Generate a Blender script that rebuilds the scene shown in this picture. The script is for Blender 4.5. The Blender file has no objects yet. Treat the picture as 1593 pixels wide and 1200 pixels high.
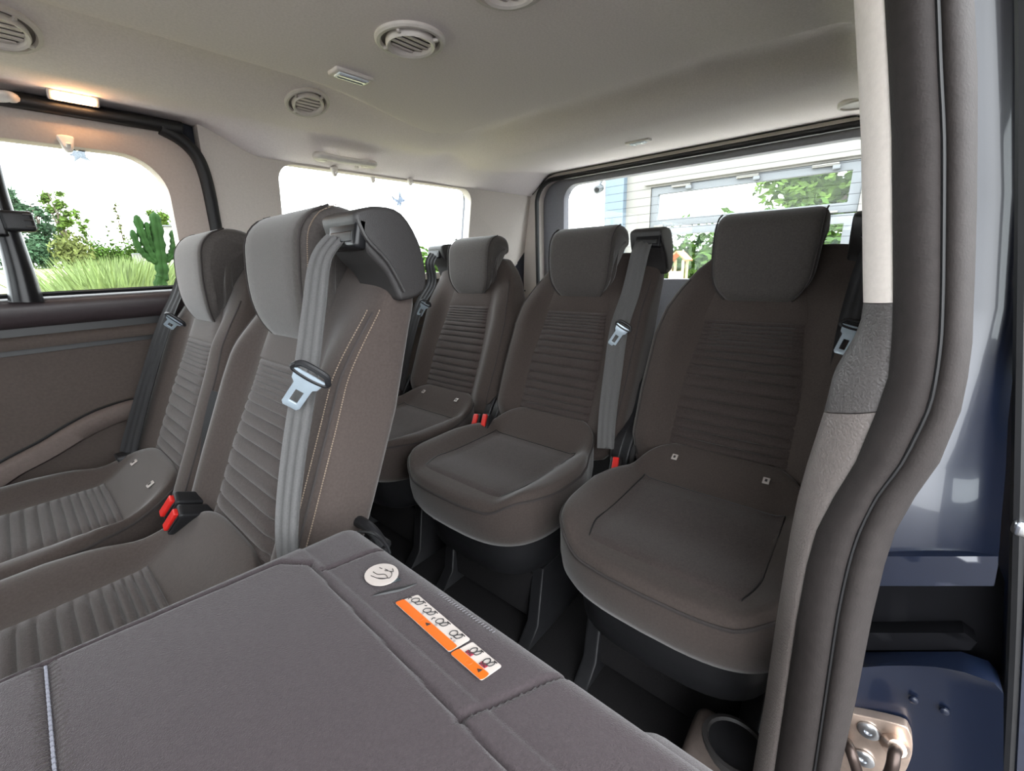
import bpy, bmesh, math, random
from mathutils import Vector, Matrix
random.seed(7)
SC = bpy.context.scene
COL = SC.collection

# ------------------------------------------------------------------ camera
IW, IH = 1593.0, 1200.0
VPX, VPY, CZ = (1372.0, 386.0), (-5.0, 436.0), 0.965
_a = Vector((VPX[0]-796.5, 600-VPX[1])); _b = Vector((VPY[0]-796.5, 600-VPY[1]))
FPX = math.sqrt(-_a.dot(_b))
EX = Vector((_a.x, _a.y, -FPX)).normalized()
EY = Vector((_b.x, _b.y, -FPX)).normalized()
EZ = EX.cross(EY)
MW = Matrix((EX, EY, EZ))
CAM = Vector((0, 0, CZ))
cd = bpy.data.cameras.new('camera'); cam = bpy.data.objects.new('camera', cd); COL.objects.link(cam)
cam.matrix_world = Matrix.Translation(CAM) @ MW.to_4x4()
cd.sensor_width = 36.0; cd.lens = FPX/IW*36.0; cd.clip_start = 0.01; cd.clip_end = 500
SC.camera = cam

def at(px, py, ax, val):
    """photo pixel -> point on the plane axis = val"""
    d = MW @ Vector((px-796.5, 600-py, -FPX))
    i = 'xyz'.index(ax)
    return CAM + d*((val-CAM[i])/d[i])

# ------------------------------------------------------------------ light
wd = bpy.data.worlds.new('overcast_sky'); SC.world = wd; wd.use_nodes = True
wd.node_tree.nodes['Background'].inputs[0].default_value = (0.93, 0.97, 1.0, 1)
wd.node_tree.nodes['Background'].inputs[1].default_value = 3.2
SC.view_settings.view_transform = 'Standard'; SC.view_settings.look = 'None'
SC.view_settings.gamma = 1.0; SC.view_settings.exposure = 1.8
SC.view_settings.use_curve_mapping = False

# ------------------------------------------------------------------ materials
def srgb(r, g, b):
    f = lambda c: (c/255/12.92) if c/255 <= .04045 else ((c/255+.055)/1.055)**2.4
    return (f(r), f(g), f(b), 1)
MATS = {}
def mat(name, col, rough=.6, metal=0, var=.12, scale=60, bump=.0, bscale=400, spec=.5, emit=0, sheen=0, coat=0, aniso=None):
    if name in MATS: return MATS[name]
    m = bpy.data.materials.new(name); m.use_nodes = True; nt = m.node_tree; n = nt.nodes; L = nt.links
    b = n['Principled BSDF']; c = srgb(*col)
    b.inputs['Roughness'].default_value = rough; b.inputs['Metallic'].default_value = metal
    b.inputs['Specular IOR Level'].default_value = spec
    if sheen: b.inputs['Sheen Weight'].default_value = sheen; b.inputs['Sheen Roughness'].default_value = .4
    if coat: b.inputs['Coat Weight'].default_value = coat; b.inputs['Coat Roughness'].default_value = .05
    tc = n.new('ShaderNodeTexCoord'); mp = n.new('ShaderNodeMapping'); L.new(tc.outputs['Object'], mp.inputs[0])
    if aniso: mp.inputs['Scale'].default_value = aniso
    ns = n.new('ShaderNodeTexNoise'); ns.inputs['Scale'].default_value = scale; ns.inputs['Detail'].default_value = 5
    L.new(mp.outputs[0], ns.inputs['Vector'])
    rp = n.new('ShaderNodeValToRGB')
    rp.color_ramp.elements[0].position = .3; rp.color_ramp.elements[1].position = .7
    rp.color_ramp.elements[0].color = tuple(x*(1-var) for x in c[:3])+(1,)
    rp.color_ramp.elements[1].color = tuple(min(1, x*(1+var)) for x in c[:3])+(1,)
    L.new(ns.outputs['Fac'], rp.inputs[0]); L.new(rp.outputs[0], b.inputs['Base Color'])
    if bump:
        n2 = n.new('ShaderNodeTexNoise'); n2.inputs['Scale'].default_value = bscale; n2.inputs['Detail'].default_value = 2
        L.new(mp.outputs[0], n2.inputs['Vector'])
        bp = n.new('ShaderNodeBump'); bp.inputs['Strength'].default_value = bump; bp.inputs['Distance'].default_value = .002
        L.new(n2.outputs['Fac'], bp.inputs['Height']); L.new(bp.outputs[0], b.inputs['Normal'])
    if emit:
        b.inputs['Emission Color'].default_value = c; b.inputs['Emission Strength'].default_value = emit
    MATS[name] = m; return m

def glass_mat(name, tint=(.95, .97, .97), gl=.012):
    m = bpy.data.materials.new(name); m.use_nodes = True; nt = m.node_tree; n = nt.nodes; L = nt.links
    n.remove(n['Principled BSDF']); o = n['Material Output']
    t = n.new('ShaderNodeBsdfTransparent'); t.inputs[0].default_value = tint+(1,)
    g = n.new('ShaderNodeBsdfGlossy'); g.inputs['Roughness'].default_value = .02
    mx = n.new('ShaderNodeMixShader'); mx.inputs[0].default_value = gl
    L.new(t.outputs[0], mx.inputs[1]); L.new(g.outputs[0], mx.inputs[2]); L.new(mx.outputs[0], o.inputs[0])
    return m

FAB = mat('seat_fabric', (61, 54, 51), .95, var=.12, scale=260, bump=.22, bscale=900, spec=.15, sheen=.25)
FABI = mat('seat_insert_fabric', (58, 51, 49), .95, var=.2, scale=300, bump=.4, bscale=700, spec=.15, sheen=.2)
HEADF = mat('headrest_fabric', (68, 64, 62), .95, var=.12, scale=260, bump=.3, bscale=900, spec=.15, sheen=.3)
BACKF = mat('seat_back_carpet', (54, 48, 50), .97, var=.14, scale=420, bump=.5, bscale=1100, spec=.1, sheen=.2)
PIPE = mat('seat_piping', (44, 39, 38), .9, var=.1)
STITCH = mat('pale_stitch_thread', (120, 105, 91), .8, var=.1)
BLKP = mat('black_plastic', (26, 26, 28), .45, var=.15, scale=80, bump=.1, bscale=600, spec=.3)
BLKG = mat('gloss_black_plastic', (20, 20, 22), .28, var=.1, spec=.25)
DGRP = mat('charcoal_plastic', (37, 35, 35), .55, var=.1, scale=120, bump=.25, bscale=700)
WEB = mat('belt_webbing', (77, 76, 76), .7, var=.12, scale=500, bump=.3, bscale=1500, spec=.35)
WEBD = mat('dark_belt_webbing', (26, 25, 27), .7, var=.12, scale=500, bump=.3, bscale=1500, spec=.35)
CHROME = mat('brushed_steel', (205, 208, 212), .28, metal=1, var=.06)
TONG = mat('belt_tongue_steel', (152, 164, 174), .3, metal=.25, var=.06)
RED = mat('red_buckle_button', (175, 28, 23), .4, var=.06)
HEADL = mat('headliner_fabric', (241, 233, 232), .95, var=.05, scale=240, bump=.2, bscale=900, spec=.1)
PILL = mat('light_grey_trim', (196, 188, 181), .7, var=.04, scale=200, bump=.12, bscale=700, spec=.3)
DOORT = mat('door_upper_trim', (176, 165, 157), .65, var=.04, scale=200, bump=.1, bscale=700, spec=.3)
DARKT = mat('dark_trim_panel', (64, 56, 52), .8, var=.1, scale=160, bump=.25, bscale=800, spec=.25)
DARKT2 = mat('mid_trim_panel', (84, 74, 70), .75, var=.08, scale=160, bump=.2, bscale=800, spec=.25)
SILLT = mat('sill_plastic', (47, 39, 41), .5, var=.08, scale=120, bump=.15, bscale=600)
PLT = mat('pillar_lower_trim', (71, 67, 66), .5, var=.06, scale=150, bump=.5, bscale=420)
PLT2 = mat('pillar_lowest_trim', (96, 89, 86), .5, var=.06, scale=150, bump=.5, bscale=420)
RUB = mat('door_seal_rubber', (40, 36, 35), .7, var=.1, scale=90, bump=.2, bscale=500, spec=.18)
RUBD = mat('black_seal_rubber', (16, 16, 18), .5, var=.15)
FLOORM = mat('floor_carpet', (30, 29, 30), .98, var=.2, scale=300, bump=.5, bscale=800, spec=.1)
TAILT = mat('tailgate_trim', (120, 120, 127), .55, var=.04, scale=100, bump=.1)
BLUE = mat('dark_blue_car_paint', (13, 20, 36), .3, metal=.1, var=.12, scale=900, coat=.4)
BLUED = mat('dark_underbody', (6, 6, 9), .8, var=.2, spec=.1)
VENTP = mat('vent_plastic', (216, 210, 205), .5, var=.05)
VENTD = mat('vent_recess', (112, 106, 102), .7, var=.05)
LAMPC = mat('clear_lamp_lens', (222, 232, 240), .12, var=.05, scale=300, spec=.8)
LAMPON = mat('lit_lamp_lens', (255, 190, 130), .3, var=.02, emit=26)
GLASS = glass_mat('window_glass')
WHITEP = mat('white_sticker', (161, 153, 148), .45, var=.03)
ORANGE = mat('orange_sticker', (177, 78, 10), .45, var=.03)
INK = mat('black_ink', (24, 20, 22), .6, var=.05)
REDINK = mat('crimson_ink', (120, 24, 44), .6, var=.05)
FOIL = mat('holographic_foil', (120, 132, 138), .2, metal=.8, var=.4, scale=90)

# ------------------------------------------------------------------ helpers
def ss(a, b, x):
    t = (x-a)/(b-a); t = 0 if t < 0 else 1 if t > 1 else t
    return t*t*(3-2*t)
def lerp(a, b, t): return a+(b-a)*t
def interp(tab, z):
    if z <= tab[0][0]: return tab[0][1]
    for (a, va), (b, vb) in zip(tab, tab[1:]):
        if z <= b: return va+(vb-va)*ss(0, 1, (z-a)/(b-a)) if False else va+(vb-va)*(z-a)/(b-a)
    return tab[-1][1]

def mesh_obj(name, V, F, m, parent=None, smooth=True, angle=40):
    me = bpy.data.meshes.new(name); me.from_pydata([tuple(v) for v in V], [], F)
    bm = bmesh.new(); bm.from_mesh(me); bmesh.ops.recalc_face_normals(bm, faces=bm.faces)
    big = [f for f in bm.faces if len(f.verts) > 4]
    if big: bmesh.ops.triangulate(bm, faces=big, ngon_method='EAR_CLIP')
    if smooth:
        for f in bm.faces: f.smooth = True
        lim = math.radians(angle)
        for e in bm.edges:
            if len(e.link_faces) == 2 and e.calc_face_angle(0) > lim: e.smooth = False
    bm.to_mesh(me); bm.free()
    me.materials.append(m)
    o = bpy.data.objects.new(name, me); COL.objects.link(o)
    if parent: o.parent = parent
    return o

def tag(o, label, cat=None, group=None, kind=None):
    o['label'] = label
    if cat: o['category'] = cat
    if group: o['group'] = group
    if kind: o['kind'] = kind
    return o
def struct(o, label, cat='wall'):
    o['kind'] = 'structure'; o['label'] = label; o['category'] = cat; return o
def empty(name, loc, label, cat, group=None, rz=0):
    o = bpy.data.objects.new(name, None); COL.objects.link(o); o.location = loc; o.rotation_euler = (0, 0, rz)
    o.empty_display_size = .05
    return tag(o, label, cat, group)

def loft(rings, cap0=True, cap1=True, closed=True):
    n = len(rings[0]); V = [p for r in rings for p in r]; F = []
    for k in range(len(rings)-1):
        for i in range(n if closed else n-1):
            j = (i+1) % n
            F.append((k*n+i, k*n+j, (k+1)*n+j, (k+1)*n+i))
    if cap0: F.append(tuple(range(n-1, -1, -1)))
    if cap1: F.append(tuple((len(rings)-1)*n+i for i in range(n)))
    return V, F

def grid(nu, nv, fn):
    V = [fn(i/nu, j/nv) for j in range(nv+1) for i in range(nu+1)]
    F = [(j*(nu+1)+i, j*(nu+1)+i+1, (j+1)*(nu+1)+i+1, (j+1)*(nu+1)+i) for j in range(nv) for i in range(nu)]
    return V, F

def catmull(P, n=6):
    P = [Vector(p) for p in P]; out = []
    for i in range(len(P)-1):
        p0 = P[max(i-1, 0)]; p1 = P[i]; p2 = P[i+1]; p3 = P[min(i+2, len(P)-1)]
        for k in range(n):
            t = k/n
            out.append(.5*((2*p1)+(p2-p0)*t+(2*p0-5*p1+4*p2-p3)*t*t+(3*p1-p0-3*p2+p3)*t**3))
    out.append(P[-1]); return out

def tube(path, r, n=8, closed=False, flat=None):
    """tube along path; flat=(vector, factor) squashes it"""
    P = [Vector(p) for p in path]; rings = []; N = len(P); up = None
    for i in range(N):
        if closed: t = (P[(i+1) % N]-P[i-1])
        else: t = P[min(i+1, N-1)]-P[max(i-1, 0)]
        t.normalize()
        if up is None:
            up = t.orthogonal().normalized()
        up = (up-t*up.dot(t)).normalized(); s = t.cross(up)
        rr = r(i/(N-1)) if callable(r) else r
        rings.append([P[i]+(up*math.cos(a)+s*math.sin(a))*rr for a in [2*math.pi*k/n for k in range(n)]])
    if closed: rings.append(rings[0]); return loft(rings, False, False)
    return loft(rings)

def merge(*vf):
    V = []; F = []
    for v, f in vf:
        o = len(V); V += list(v); F += [tuple(i+o for i in q) for q in f]
    return V, F

def ploft(profile, y0, y1, r, wf=None, k=5, ymap=None):
    """profile (x,z) closed loop carried along y with rounded ends; wf(x,z) narrows it"""
    P = [Vector((p[0], p[1])) for p in profile]; n = len(P)
    area = sum(P[i].x*P[(i+1) % n].y-P[(i+1) % n].x*P[i].y for i in range(n))
    if area < 0: P.reverse()
    N = []
    for i in range(n):
        t = (P[(i+1) % n]-P[i-1]); N.append(Vector((-t.y, t.x)).normalized())
    c = (y0+y1)/2; h = (y1-y0)/2; rings = []
    st = []
    for i in range(k+1):
        a = math.pi/2*i/k; st.append((-(h-r)-r*math.cos(a), r*(1-math.sin(a))))
    m = 6
    mid = [(-(h-r)+2*(h-r)*i/m, 0) for i in range(1, m)]
    st = st+mid+[(-a, b) for a, b in reversed(st)]
    for v, ins in st:
        R = []
        for p, nn in zip(P, N):
            q = p+nn*ins
            w = wf(p.x, p.y) if wf else 1
            R.append(Vector((q.x, c+v*w, q.y)))
        rings.append(R)
    return loft(rings)

def smooth_loop(pts, n=4):
    P = [Vector((p[0], p[1], 0)) for p in pts]; out = []; N = len(P)
    for i in range(N):
        p0, p1, p2, p3 = P[i-1], P[i], P[(i+1) % N], P[(i+2) % N]
        for k in range(n):
            t = k/n
            q = .5*((2*p1)+(p2-p0)*t+(2*p0-5*p1+4*p2-p3)*t*t+(3*p1-p0-3*p2+p3)*t**3)
            out.append((q.x, q.y))
    return out

def rrect(x0, x1, z0, z1, r, n=6):
    """rounded rectangle; r = radius or (bl, br, tr, tl)"""
    if not isinstance(r, (tuple, list)): r = (r,)*4
    out = []
    for (cx, cz, a0), q in zip(((x0, z0, math.pi), (x1, z0, 1.5*math.pi), (x1, z1, 0), (x0, z1, .5*math.pi)), r):
        sx = 1 if cx == x0 else -1; sz = 1 if cz == z0 else -1
        for i in range(n+1):
            a = a0+math.pi/2*i/n
            out.append((cx+sx*q+q*math.cos(a), cz+sz*q+q*math.sin(a)))
    return out

def panel(name, outer, holes, mp, thick, m, parent=None, bevel=0, seg=3):
    """flat plate with holes; mp(a,b,off)->point; thickness along off"""
    bm = bmesh.new(); edges = []
    for loop in [outer]+holes:
        vs = [bm.verts.new((p[0], p[1], 0)) for p in loop]
        edges += [bm.edges.new((vs[i], vs[(i+1) % len(vs)])) for i in range(len(vs))]
    bmesh.ops.triangle_fill(bm, use_beauty=True, use_dissolve=False, edges=edges, normal=(0, 0, 1))
    fs = list(bm.faces)
    res = bmesh.ops.extrude_face_region(bm, geom=fs)
    for v in [g for g in res['geom'] if isinstance(g, bmesh.types.BMVert)]: v.co.z = 1
    for v in bm.verts:
        v.co = mp(v.co.x, v.co.y, v.co.z*thick)
    bmesh.ops.recalc_face_normals(bm, faces=bm.faces)
    me = bpy.data.meshes.new(name); bm.to_mesh(me); bm.free(); me.materials.append(m)
    for p in me.polygons: p.use_smooth = True
    o = bpy.data.objects.new(name, me); COL.objects.link(o)
    if parent: o.parent = parent
    if bevel:
        b = o.modifiers.new('bevel', 'BEVEL'); b.width = bevel; b.segments = seg; b.limit_method = 'ANGLE'; b.angle_limit = math.radians(40)
    e = o.modifiers.new('split', 'EDGE_SPLIT'); e.split_angle = math.radians(35)
    return o

def rbox(name, c, size, m, parent=None, bevel=.005, seg=3, rot=None):
    bm = bmesh.new(); bmesh.ops.create_cube(bm, size=1)
    for v in bm.verts: v.co = Vector((v.co.x*size[0], v.co.y*size[1], v.co.z*size[2]))
    if bevel: bmesh.ops.bevel(bm, geom=list(bm.edges), offset=min(bevel, min(size)*.45), segments=seg, affect='EDGES', profile=.6)
    R = rot.to_3x3() if rot else Matrix.Identity(3)
    for v in bm.verts: v.co = R @ v.co+Vector(c)
    for f in bm.faces: f.smooth = True
    me = bpy.data.meshes.new(name); bm.to_mesh(me); bm.free(); me.materials.append(m)
    o = bpy.data.objects.new(name, me); COL.objects.link(o)
    if parent: o.parent = parent
    return o

def disc_ring(profile, n=40):
    """lathe: profile (r, h) around z"""
    V, F = [], []
    rings = [[Vector((r*math.cos(2*math.pi*k/n), r*math.sin(2*math.pi*k/n), h)) for k in range(n)] for r, h in profile]
    return loft(rings, False, True)

# ================================================================== THE VAN SHELL
YC = .745                                   # middle of the van
def headliner_z(x, y):
    a = abs(y-YC)
    a0 = .17+.12*ss(.5, 1.0, x)+(.5 if y < YC else 0)
    r = math.hypot(max(x-.95, 0), max(a-a0, 0))
    out = ss(.085, .125, r)                      # 0 on the middle panel, 1 in the channel around it
    z = 1.354+.060*out
    z -= .056*ss(.36, .60, a)*(1-ss(1.1, 1.4, x))*(1 if y > YC else .25)
    z -= .068*ss(1.22, 1.40, x)
    z += .044*ss(1.42, 2.0, x)
    z += .004*ss(.6, .75, a)*(1-ss(.3, .5, x))
    z = lerp(z, 1.293, ss(.60, .775, a)*ss(.42, .62, x))
    return z
def hl(u, v):
    x = lerp(-1.6, 1.99, u); y = lerp(-.03, 1.52, v)
    return Vector((x, y, headliner_z(x, y)))
ce = mesh_obj('ceiling', *grid(240, 150, hl), HEADL)
struct(ce, 'pale grey fabric headliner with a recessed middle and soft folds', 'ceiling')
sd = ce.modifiers.new('thick', 'SOLIDIFY'); sd.thickness = .012; sd.offset = 1
rbm = rbox('roof_shell', (.2, YC, 1.47), (3.8, 1.75, .04), BLUE, bevel=.01)
struct(rbm, 'dark blue steel roof above the headliner', 'roof')
fl = rbox('floor', (.2, YC, -.03), (3.7, 1.8, .06), FLOORM, bevel=.005)
struct(fl, 'black carpeted van floor under the seats', 'floor')
WS = rrect(.10, 1.39, .86, 1.30, .06)
wf_ = panel('wall_front_blocker', rrect(-.10, 1.59, .0, 1.42, .01), [WS], lambda a, b, o: Vector((-1.62+o, a, b)), .04, DARKT)  # unseen wall added to darken the front, opened for windscreen light
struct(wf_, 'added dark wall keeping light out at the front of the passenger space', 'wall')

w5 = panel('window_5', rrect(.08, 1.41, .84, 1.32, .06), [], lambda a, b, o: Vector((-1.60+o, a, b)), .004, GLASS)
struct(w5, 'front screen glass ahead of the passenger space', 'window')
def yw(z): return 1.57-max(0, z-.93)*.2      # far wall leans in above the sill
def far(a, b, off): return Vector((a, yw(b)+off, b))
def near(a, b, off): return Vector((a, 2*YC-yw(b)-off, b))

# --- far sliding door (upper frame with window, sill, lower panel)
door = empty('door_1', (-.1, 1.57, .0), 'far sliding door with pale window surround and brown lower panel', 'door')
door['kind'] = 'structure'; door_loc = Vector((-.1, 1.57, 0))
def par(o, p):
    o.parent = p; o.matrix_parent_inverse = Matrix.Translation(-p.location) if not p.rotation_euler.z else p.matrix_basis.inverted(); return o
W1 = rrect(-.75, .362, .925, 1.262, (.05, .05, .095, .06), 8)
par(panel('window_surround', rrect(-.95, .445, .88, 1.328, (.01, .01, .10, .01), 8), [W1], far, .045, DOORT, bevel=.012), door)
par(panel('lower_panel', rrect(-.95, .44, .02, .80, .02), [], far, .03, DARKT, bevel=.006), door)
def extr_x(prof, x0, x1):                    # prof (y,z) along x
    return loft([[Vector((x0, p[0], p[1])) for p in prof], [Vector((x1, p[0], p[1])) for p in prof]])
sill = [(1.60, .925), (1.555, .922), (1.535, .912), (1.530, .895), (1.540, .868), (1.552, .852), (1.60, .852)]
par(mesh_obj('sill', *extr_x(sill, -.95, .44), SILLT, None, angle=60), door)
par(mesh_obj('sill_shadow_groove', *extr_x([(1.60, .853), (1.562, .853), (1.562, .832), (1.60, .832)], -.95, .44), RUBD), door)
ledge = [(1.60, .832), (1.548, .832), (1.540, .822), (1.545, .802), (1.60, .802)]
par(mesh_obj('trim_ledge', *extr_x(ledge, -.95, .44), DARKT, None, angle=60), door)
par(mesh_obj('ledge_groove', *extr_x([(1.60, .803), (1.563, .803), (1.563, .788), (1.60, .788)], -.95, .44), RUBD), door)
par(mesh_obj('glass_run', *tube([(-.74, 1.548, .928), (.33, 1.548, .928)], .006, 6), BLKG), door)
# curved trim band of the lower panel
band = [at(px, py, 'y', 1.55) for px, py in ((-160, 830), (-60, 765), (0, 722), (60, 690), (110, 660), (160, 636), (215, 620), (270, 615))]
bw = catmull(band, 5)
def bandrow(off, dz, i):
    p = bw[i]; t = (bw[min(i+1, len(bw)-1)]-bw[max(i-1, 0)]).normalized(); nrm = Vector((t.z, 0, -t.x))
    return Vector((p.x, off, p.z))+nrm*dz
rows = []
for i in range(len(bw)):
    w = .052+.012*i/len(bw)
    rows.append([bandrow(1.575, 0, i), bandrow(1.545, .004, i), bandrow(1.54, .014, i), bandrow(1.545, w*.8, i), bandrow(1.575, w, i)])
par(mesh_obj('curved_trim_band', *loft(rows, True, True), DARKT2, angle=60), door)
par(mesh_obj('panel_seam', *tube([bandrow(1.556, -.002, i) for i in range(len(bw))], .0035, 6), RUBD), door)
# sliding-window divider with latch
div = [at(px, py, 'y', 1.535) for px, py in ((-22, 235), (-6, 300), (12, 360), (30, 420), (42, 470))]
dv = catmull(div, 5)
par(mesh_obj('window_divider', *tube(dv, lambda t: .018+.012*t*t, 10), BLKG), door)
lt = at(28, 345, 'y', 1.52)
latch = rbox('window_latch', (lt.x, 1.515, lt.z), (.052, .03, .045), BLKP, bevel=.008); par(latch, door)
for dz in (-.012, .002, .014):
    q = rbox('latch_rib', (lt.x+.016, 1.498, lt.z+dz), (.014, .004, .003), DGRP, bevel=.001); par(q, door)
par(rbox('latch_plate', (lt.x-.035, 1.515, lt.z-.002), (.03, .026, .062), BLKG, bevel=.006), door)
w1 = panel('window_1', rrect(-.76, .372, .92, 1.268, .05), [], lambda a, b, o: Vector((a, yw(b)+.035+o, b)), .004, GLASS)
struct(w1, 'clear side window of the far sliding door, cactus and trees beyond', 'window')

# --- far rear quarter: pale upper trim with window 2, dark lower trim
W2 = rrect(.655, 1.515, .928, 1.290, (.04, .05, .055, .05), 8)
wfq = panel('wall_far', rrect(.452, 1.985, .90, 1.41, .005), [W2], far, .04, PILL, bevel=.014)
struct(wfq, 'pale grey trim around the far rear side window', 'wall')
wl = panel('trim_1', rrect(.47, 1.985, .0, .92, .01), [], lambda a, b, o: Vector((a, 1.572-.03*ss(.915, .86, b)+o, b)), .05, DARKT, bevel=.01)
struct(wl, 'dark lower side trim behind the far rear seat', 'trim')
for z in (.80, .70):
    par2 = mesh_obj('trim_groove', *tube([(.48, 1.543, z), (1.95, 1.543, z)], .004, 6), RUBD, None); par2.parent = wl
w2 = panel('window_2', rrect(.645, 1.525, .92, 1.300, .05), [], lambda a, b, o: Vector((a, yw(b)+.034+o, b)), .004, GLASS)
struct(w2, 'clear far rear side window carrying a small bird decal', 'window')
bs = panel('wall_far_body', rrect(-1.6, 2.02, -.1, 1.46, .01), [rrect(-.76, .372, .915, 1.272, .05), rrect(.645, 1.525, .918, 1.304, .05)], lambda a, b, o: Vector((a, yw(b)+.046+o, b)), .02, BLUE)
struct(bs, 'dark blue outer body side behind the far trim', 'wall')
# near rear quarter (mirror) - mostly behind the pillar
wnq = panel('wall_near', rrect(.60, 1.985, .90, 1.41, .01), [W2], near, .04, PILL, bevel=.01)
struct(wnq, 'pale trim of the near rear side behind the door pillar', 'wall')
w4 = panel('window_4', rrect(.645, 1.525, .92, 1.276, .05), [], lambda a, b, o: Vector((a, 2*YC-yw(b)-.034-o, b)), .004, GLASS)
struct(w4, 'near rear side window beside the seats', 'window')
wnl = panel('trim_2', rrect(.70, 1.985, .0, .91, .01), [], lambda a, b, o: Vector((a, -.085-o, b)), .03, DARKT, bevel=.006)
struct(wnl, 'dark lower side trim beside the near rear seat', 'trim')
wnf = panel('wall_near_front', rrect(-1.6, -.82, .0, 1.40, .01), [], near, .04, DARKT, bevel=.01)
struct(wnf, 'near front door side ahead of the sliding door opening', 'wall')
wff = panel('wall_far_front', rrect(-1.6, -.95, .0, 1.34, .01), [], far, .04, DARKT, bevel=.01)
struct(wff, 'far front door side ahead of the sliding door', 'wall')

# --- black rubber seal of the far door
sp = [Vector((-.95, yw(1.335)-.004, 1.333)), Vector((.30, yw(1.335)-.004, 1.337)), Vector((.37, yw(1.33)-.004, 1.328)), Vector((.425, yw(1.3)-.004, 1.295)),
      Vector((.45, yw(1.24)-.004, 1.235)), Vector((.458, yw(1.1)-.004, 1.10)), Vector((.458, 1.563, .9)), Vector((.455, 1.563, .5)), Vector((.45, 1.563, .05))]
sl = mesh_obj('trim_3', *tube(catmull(sp, 8), .0165, 10), RUBD)
struct(sl, 'black rubber seal around the far sliding door', 'trim')

# --- rear opening, tailgate
TX = 2.0
HOLE = rrect(-.03, 1.455, .35, 1.362, .11, 10)
wr = panel('wall_rear', rrect(-.07, 1.56, .0, 1.42, .02), [HOLE], lambda a, b, o: Vector((TX-.04+o, a, b)), .06, PILL, bevel=.012)
struct(wr, 'pale body frame around the tailgate opening', 'wall')
hp = [Vector((TX-.042, p[0], p[1])) for p in HOLE]
rs = mesh_obj('trim_4', *tube(hp, .0115, 8, closed=True), RUBD); struct(rs, 'black rubber seal around the tailgate opening', 'trim')
tg = empty('door_2', (TX+.05, YC, .3), 'closed tailgate with grey inner trim and wide rear window', 'door'); tg['kind'] = 'structure'
WR = rrect(.06, 1.325, .86, 1.335, .075, 8)
par(panel('tailgate_trim', rrect(-.02, 1.51, .30, 1.42, .08), [WR], lambda a, b, o: Vector((TX+.022+o, a, b)), .05, TAILT, bevel=.012), tg)
w3 = panel('window_3', rrect(.04, 1.35, .84, 1.36, .06), [], lambda a, b, o: Vector((TX+.062+o, a, b)), .004, GLASS)
struct(w3, 'rear window with thin heating wires facing a white building', 'window')
wires = [tube([(TX+.06, .07, z), (TX+.06, YC, z+.004), (TX+.06, 1.32, z)], .0007, 5) for z in [1.30-.036*k for k in range(12)]]
hw_ = mesh_obj('heating_wires', *merge(*wires), BLKP); hw_['kind'] = 'stuff'; hw_.parent = w3

# bird decals on the glass
DECAL = glass_mat('grey_bird_film', (.24, .26, .29), .01)
DECALD = glass_mat('dark_bird_film', (.5, .56, .52), .01)
def bird(name, c, ux, uz, s, m, parent, rot=0):
    shp = [(-1, .9), (-.45, .25), (-.1, .1), (.25, .75), (.42, 1.0), (.4, .3), (.55, -.05), (.95, -.2), (.55, -.35), (.2, -.35), (-.1, -.9), (-.18, -.45), (-.6, -.55), (-.35, -.2), (-.75, .2)]
    ca, sa = math.cos(rot), math.sin(rot)
    P = [(p[0]*ca-p[1]*sa, p[0]*sa+p[1]*ca) for p in shp]
    nrm = ux.cross(uz).normalized()*.0005
    n = len(P)
    V = [c+ux*(p[0]*s)+uz*(p[1]*s)+nrm*k for k in (-1, 1) for p in P]
    F = [tuple(range(n)), tuple(range(2*n-1, n-1, -1))]+[(i, (i+1) % n, n+(i+1) % n, n+i) for i in range(n)]
    o = mesh_obj(name, V, F, m, parent, smooth=False); o['label'] = 'bird silhouette decal stuck on the glass'; return o
bird('bird_decal', Vector((1.135, yw(1.225)+.031, 1.222)), Vector((1, 0, 0)), Vector((0, -.2, 1)), .036, DECAL, w2, rot=.35)
pb = at(122, 238, 'y', 1.535)
bird('bird_decal', Vector((pb.x, yw(pb.z)+.032, pb.z)), Vector((1, 0, 0)), Vector((0, -.2, 1)), .026, glass_mat('pale_bird_film', (.27, .285, .30), .01), w1, rot=-.4)
pb = at(1085, 376, 'x', TX+.058)
bird('bird_decal', pb, Vector((0, -1, 0)), Vector((0, 0, 1)), .03, DECALD, w3, rot=.2)

# --- near door pillar (rear edge of the opening): traced rows, real depth
ROWS = [(-420, 1306, 1354, 1440, 1492), (-200, 1317, 1366, 1450, 1505), (0, 1328, 1376, 1459, 1516), (107, 1334, 1382, 1463, 1521), (213, 1339, 1387, 1468, 1521), (320, 1341, 1388, 1468, 1520),
        (427, 1342, 1389, 1467, 1517), (470, 1343, 1389, 1466, 1515), (500, 1339, 1388.5, 1465, 1514), (533, 1327, 1387, 1463, 1513), (587, 1295, 1382, 1456, 1506),
        (640, 1282, 1364, 1443, 1495), (720, 1256, 1331, 1403, 1462), (773, 1241, 1298, 1364, 1424), (827, 1230, 1270, 1337, 1393), (880, 1221, 1255, 1320, 1376),
        (960, 1208, 1240, 1303, 1357), (1093, 1189, 1221, 1283, 1331), (1200, 1171, 1205, 1267, 1307), (1330, 1150, 1186, 1246, 1284), (1480, 1128, 1164, 1224, 1262)]
def strip(name, rows, cl, cr, xl, xr, bulge, m, parent, back=.03, n=8):
    """bowed strip between two traced edges, closed behind"""
    R = []
    for r in rows:
        a = at(r[cl], r[0], 'x', xl); b = at(r[cr], r[0], 'x', xr)
        pts = [a.lerp(b, k/n)+Vector((-bulge*math.sin(math.pi*k/n)**.7 if 0 < k < n else 0, 0, 0)) for k in range(n+1)]
        pts += [b+Vector((back, 0, 0)), a+Vector((back, 0, 0))]
        R.append(pts)
    return mesh_obj(name, *loft(R), m, parent, angle=55)
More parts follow.
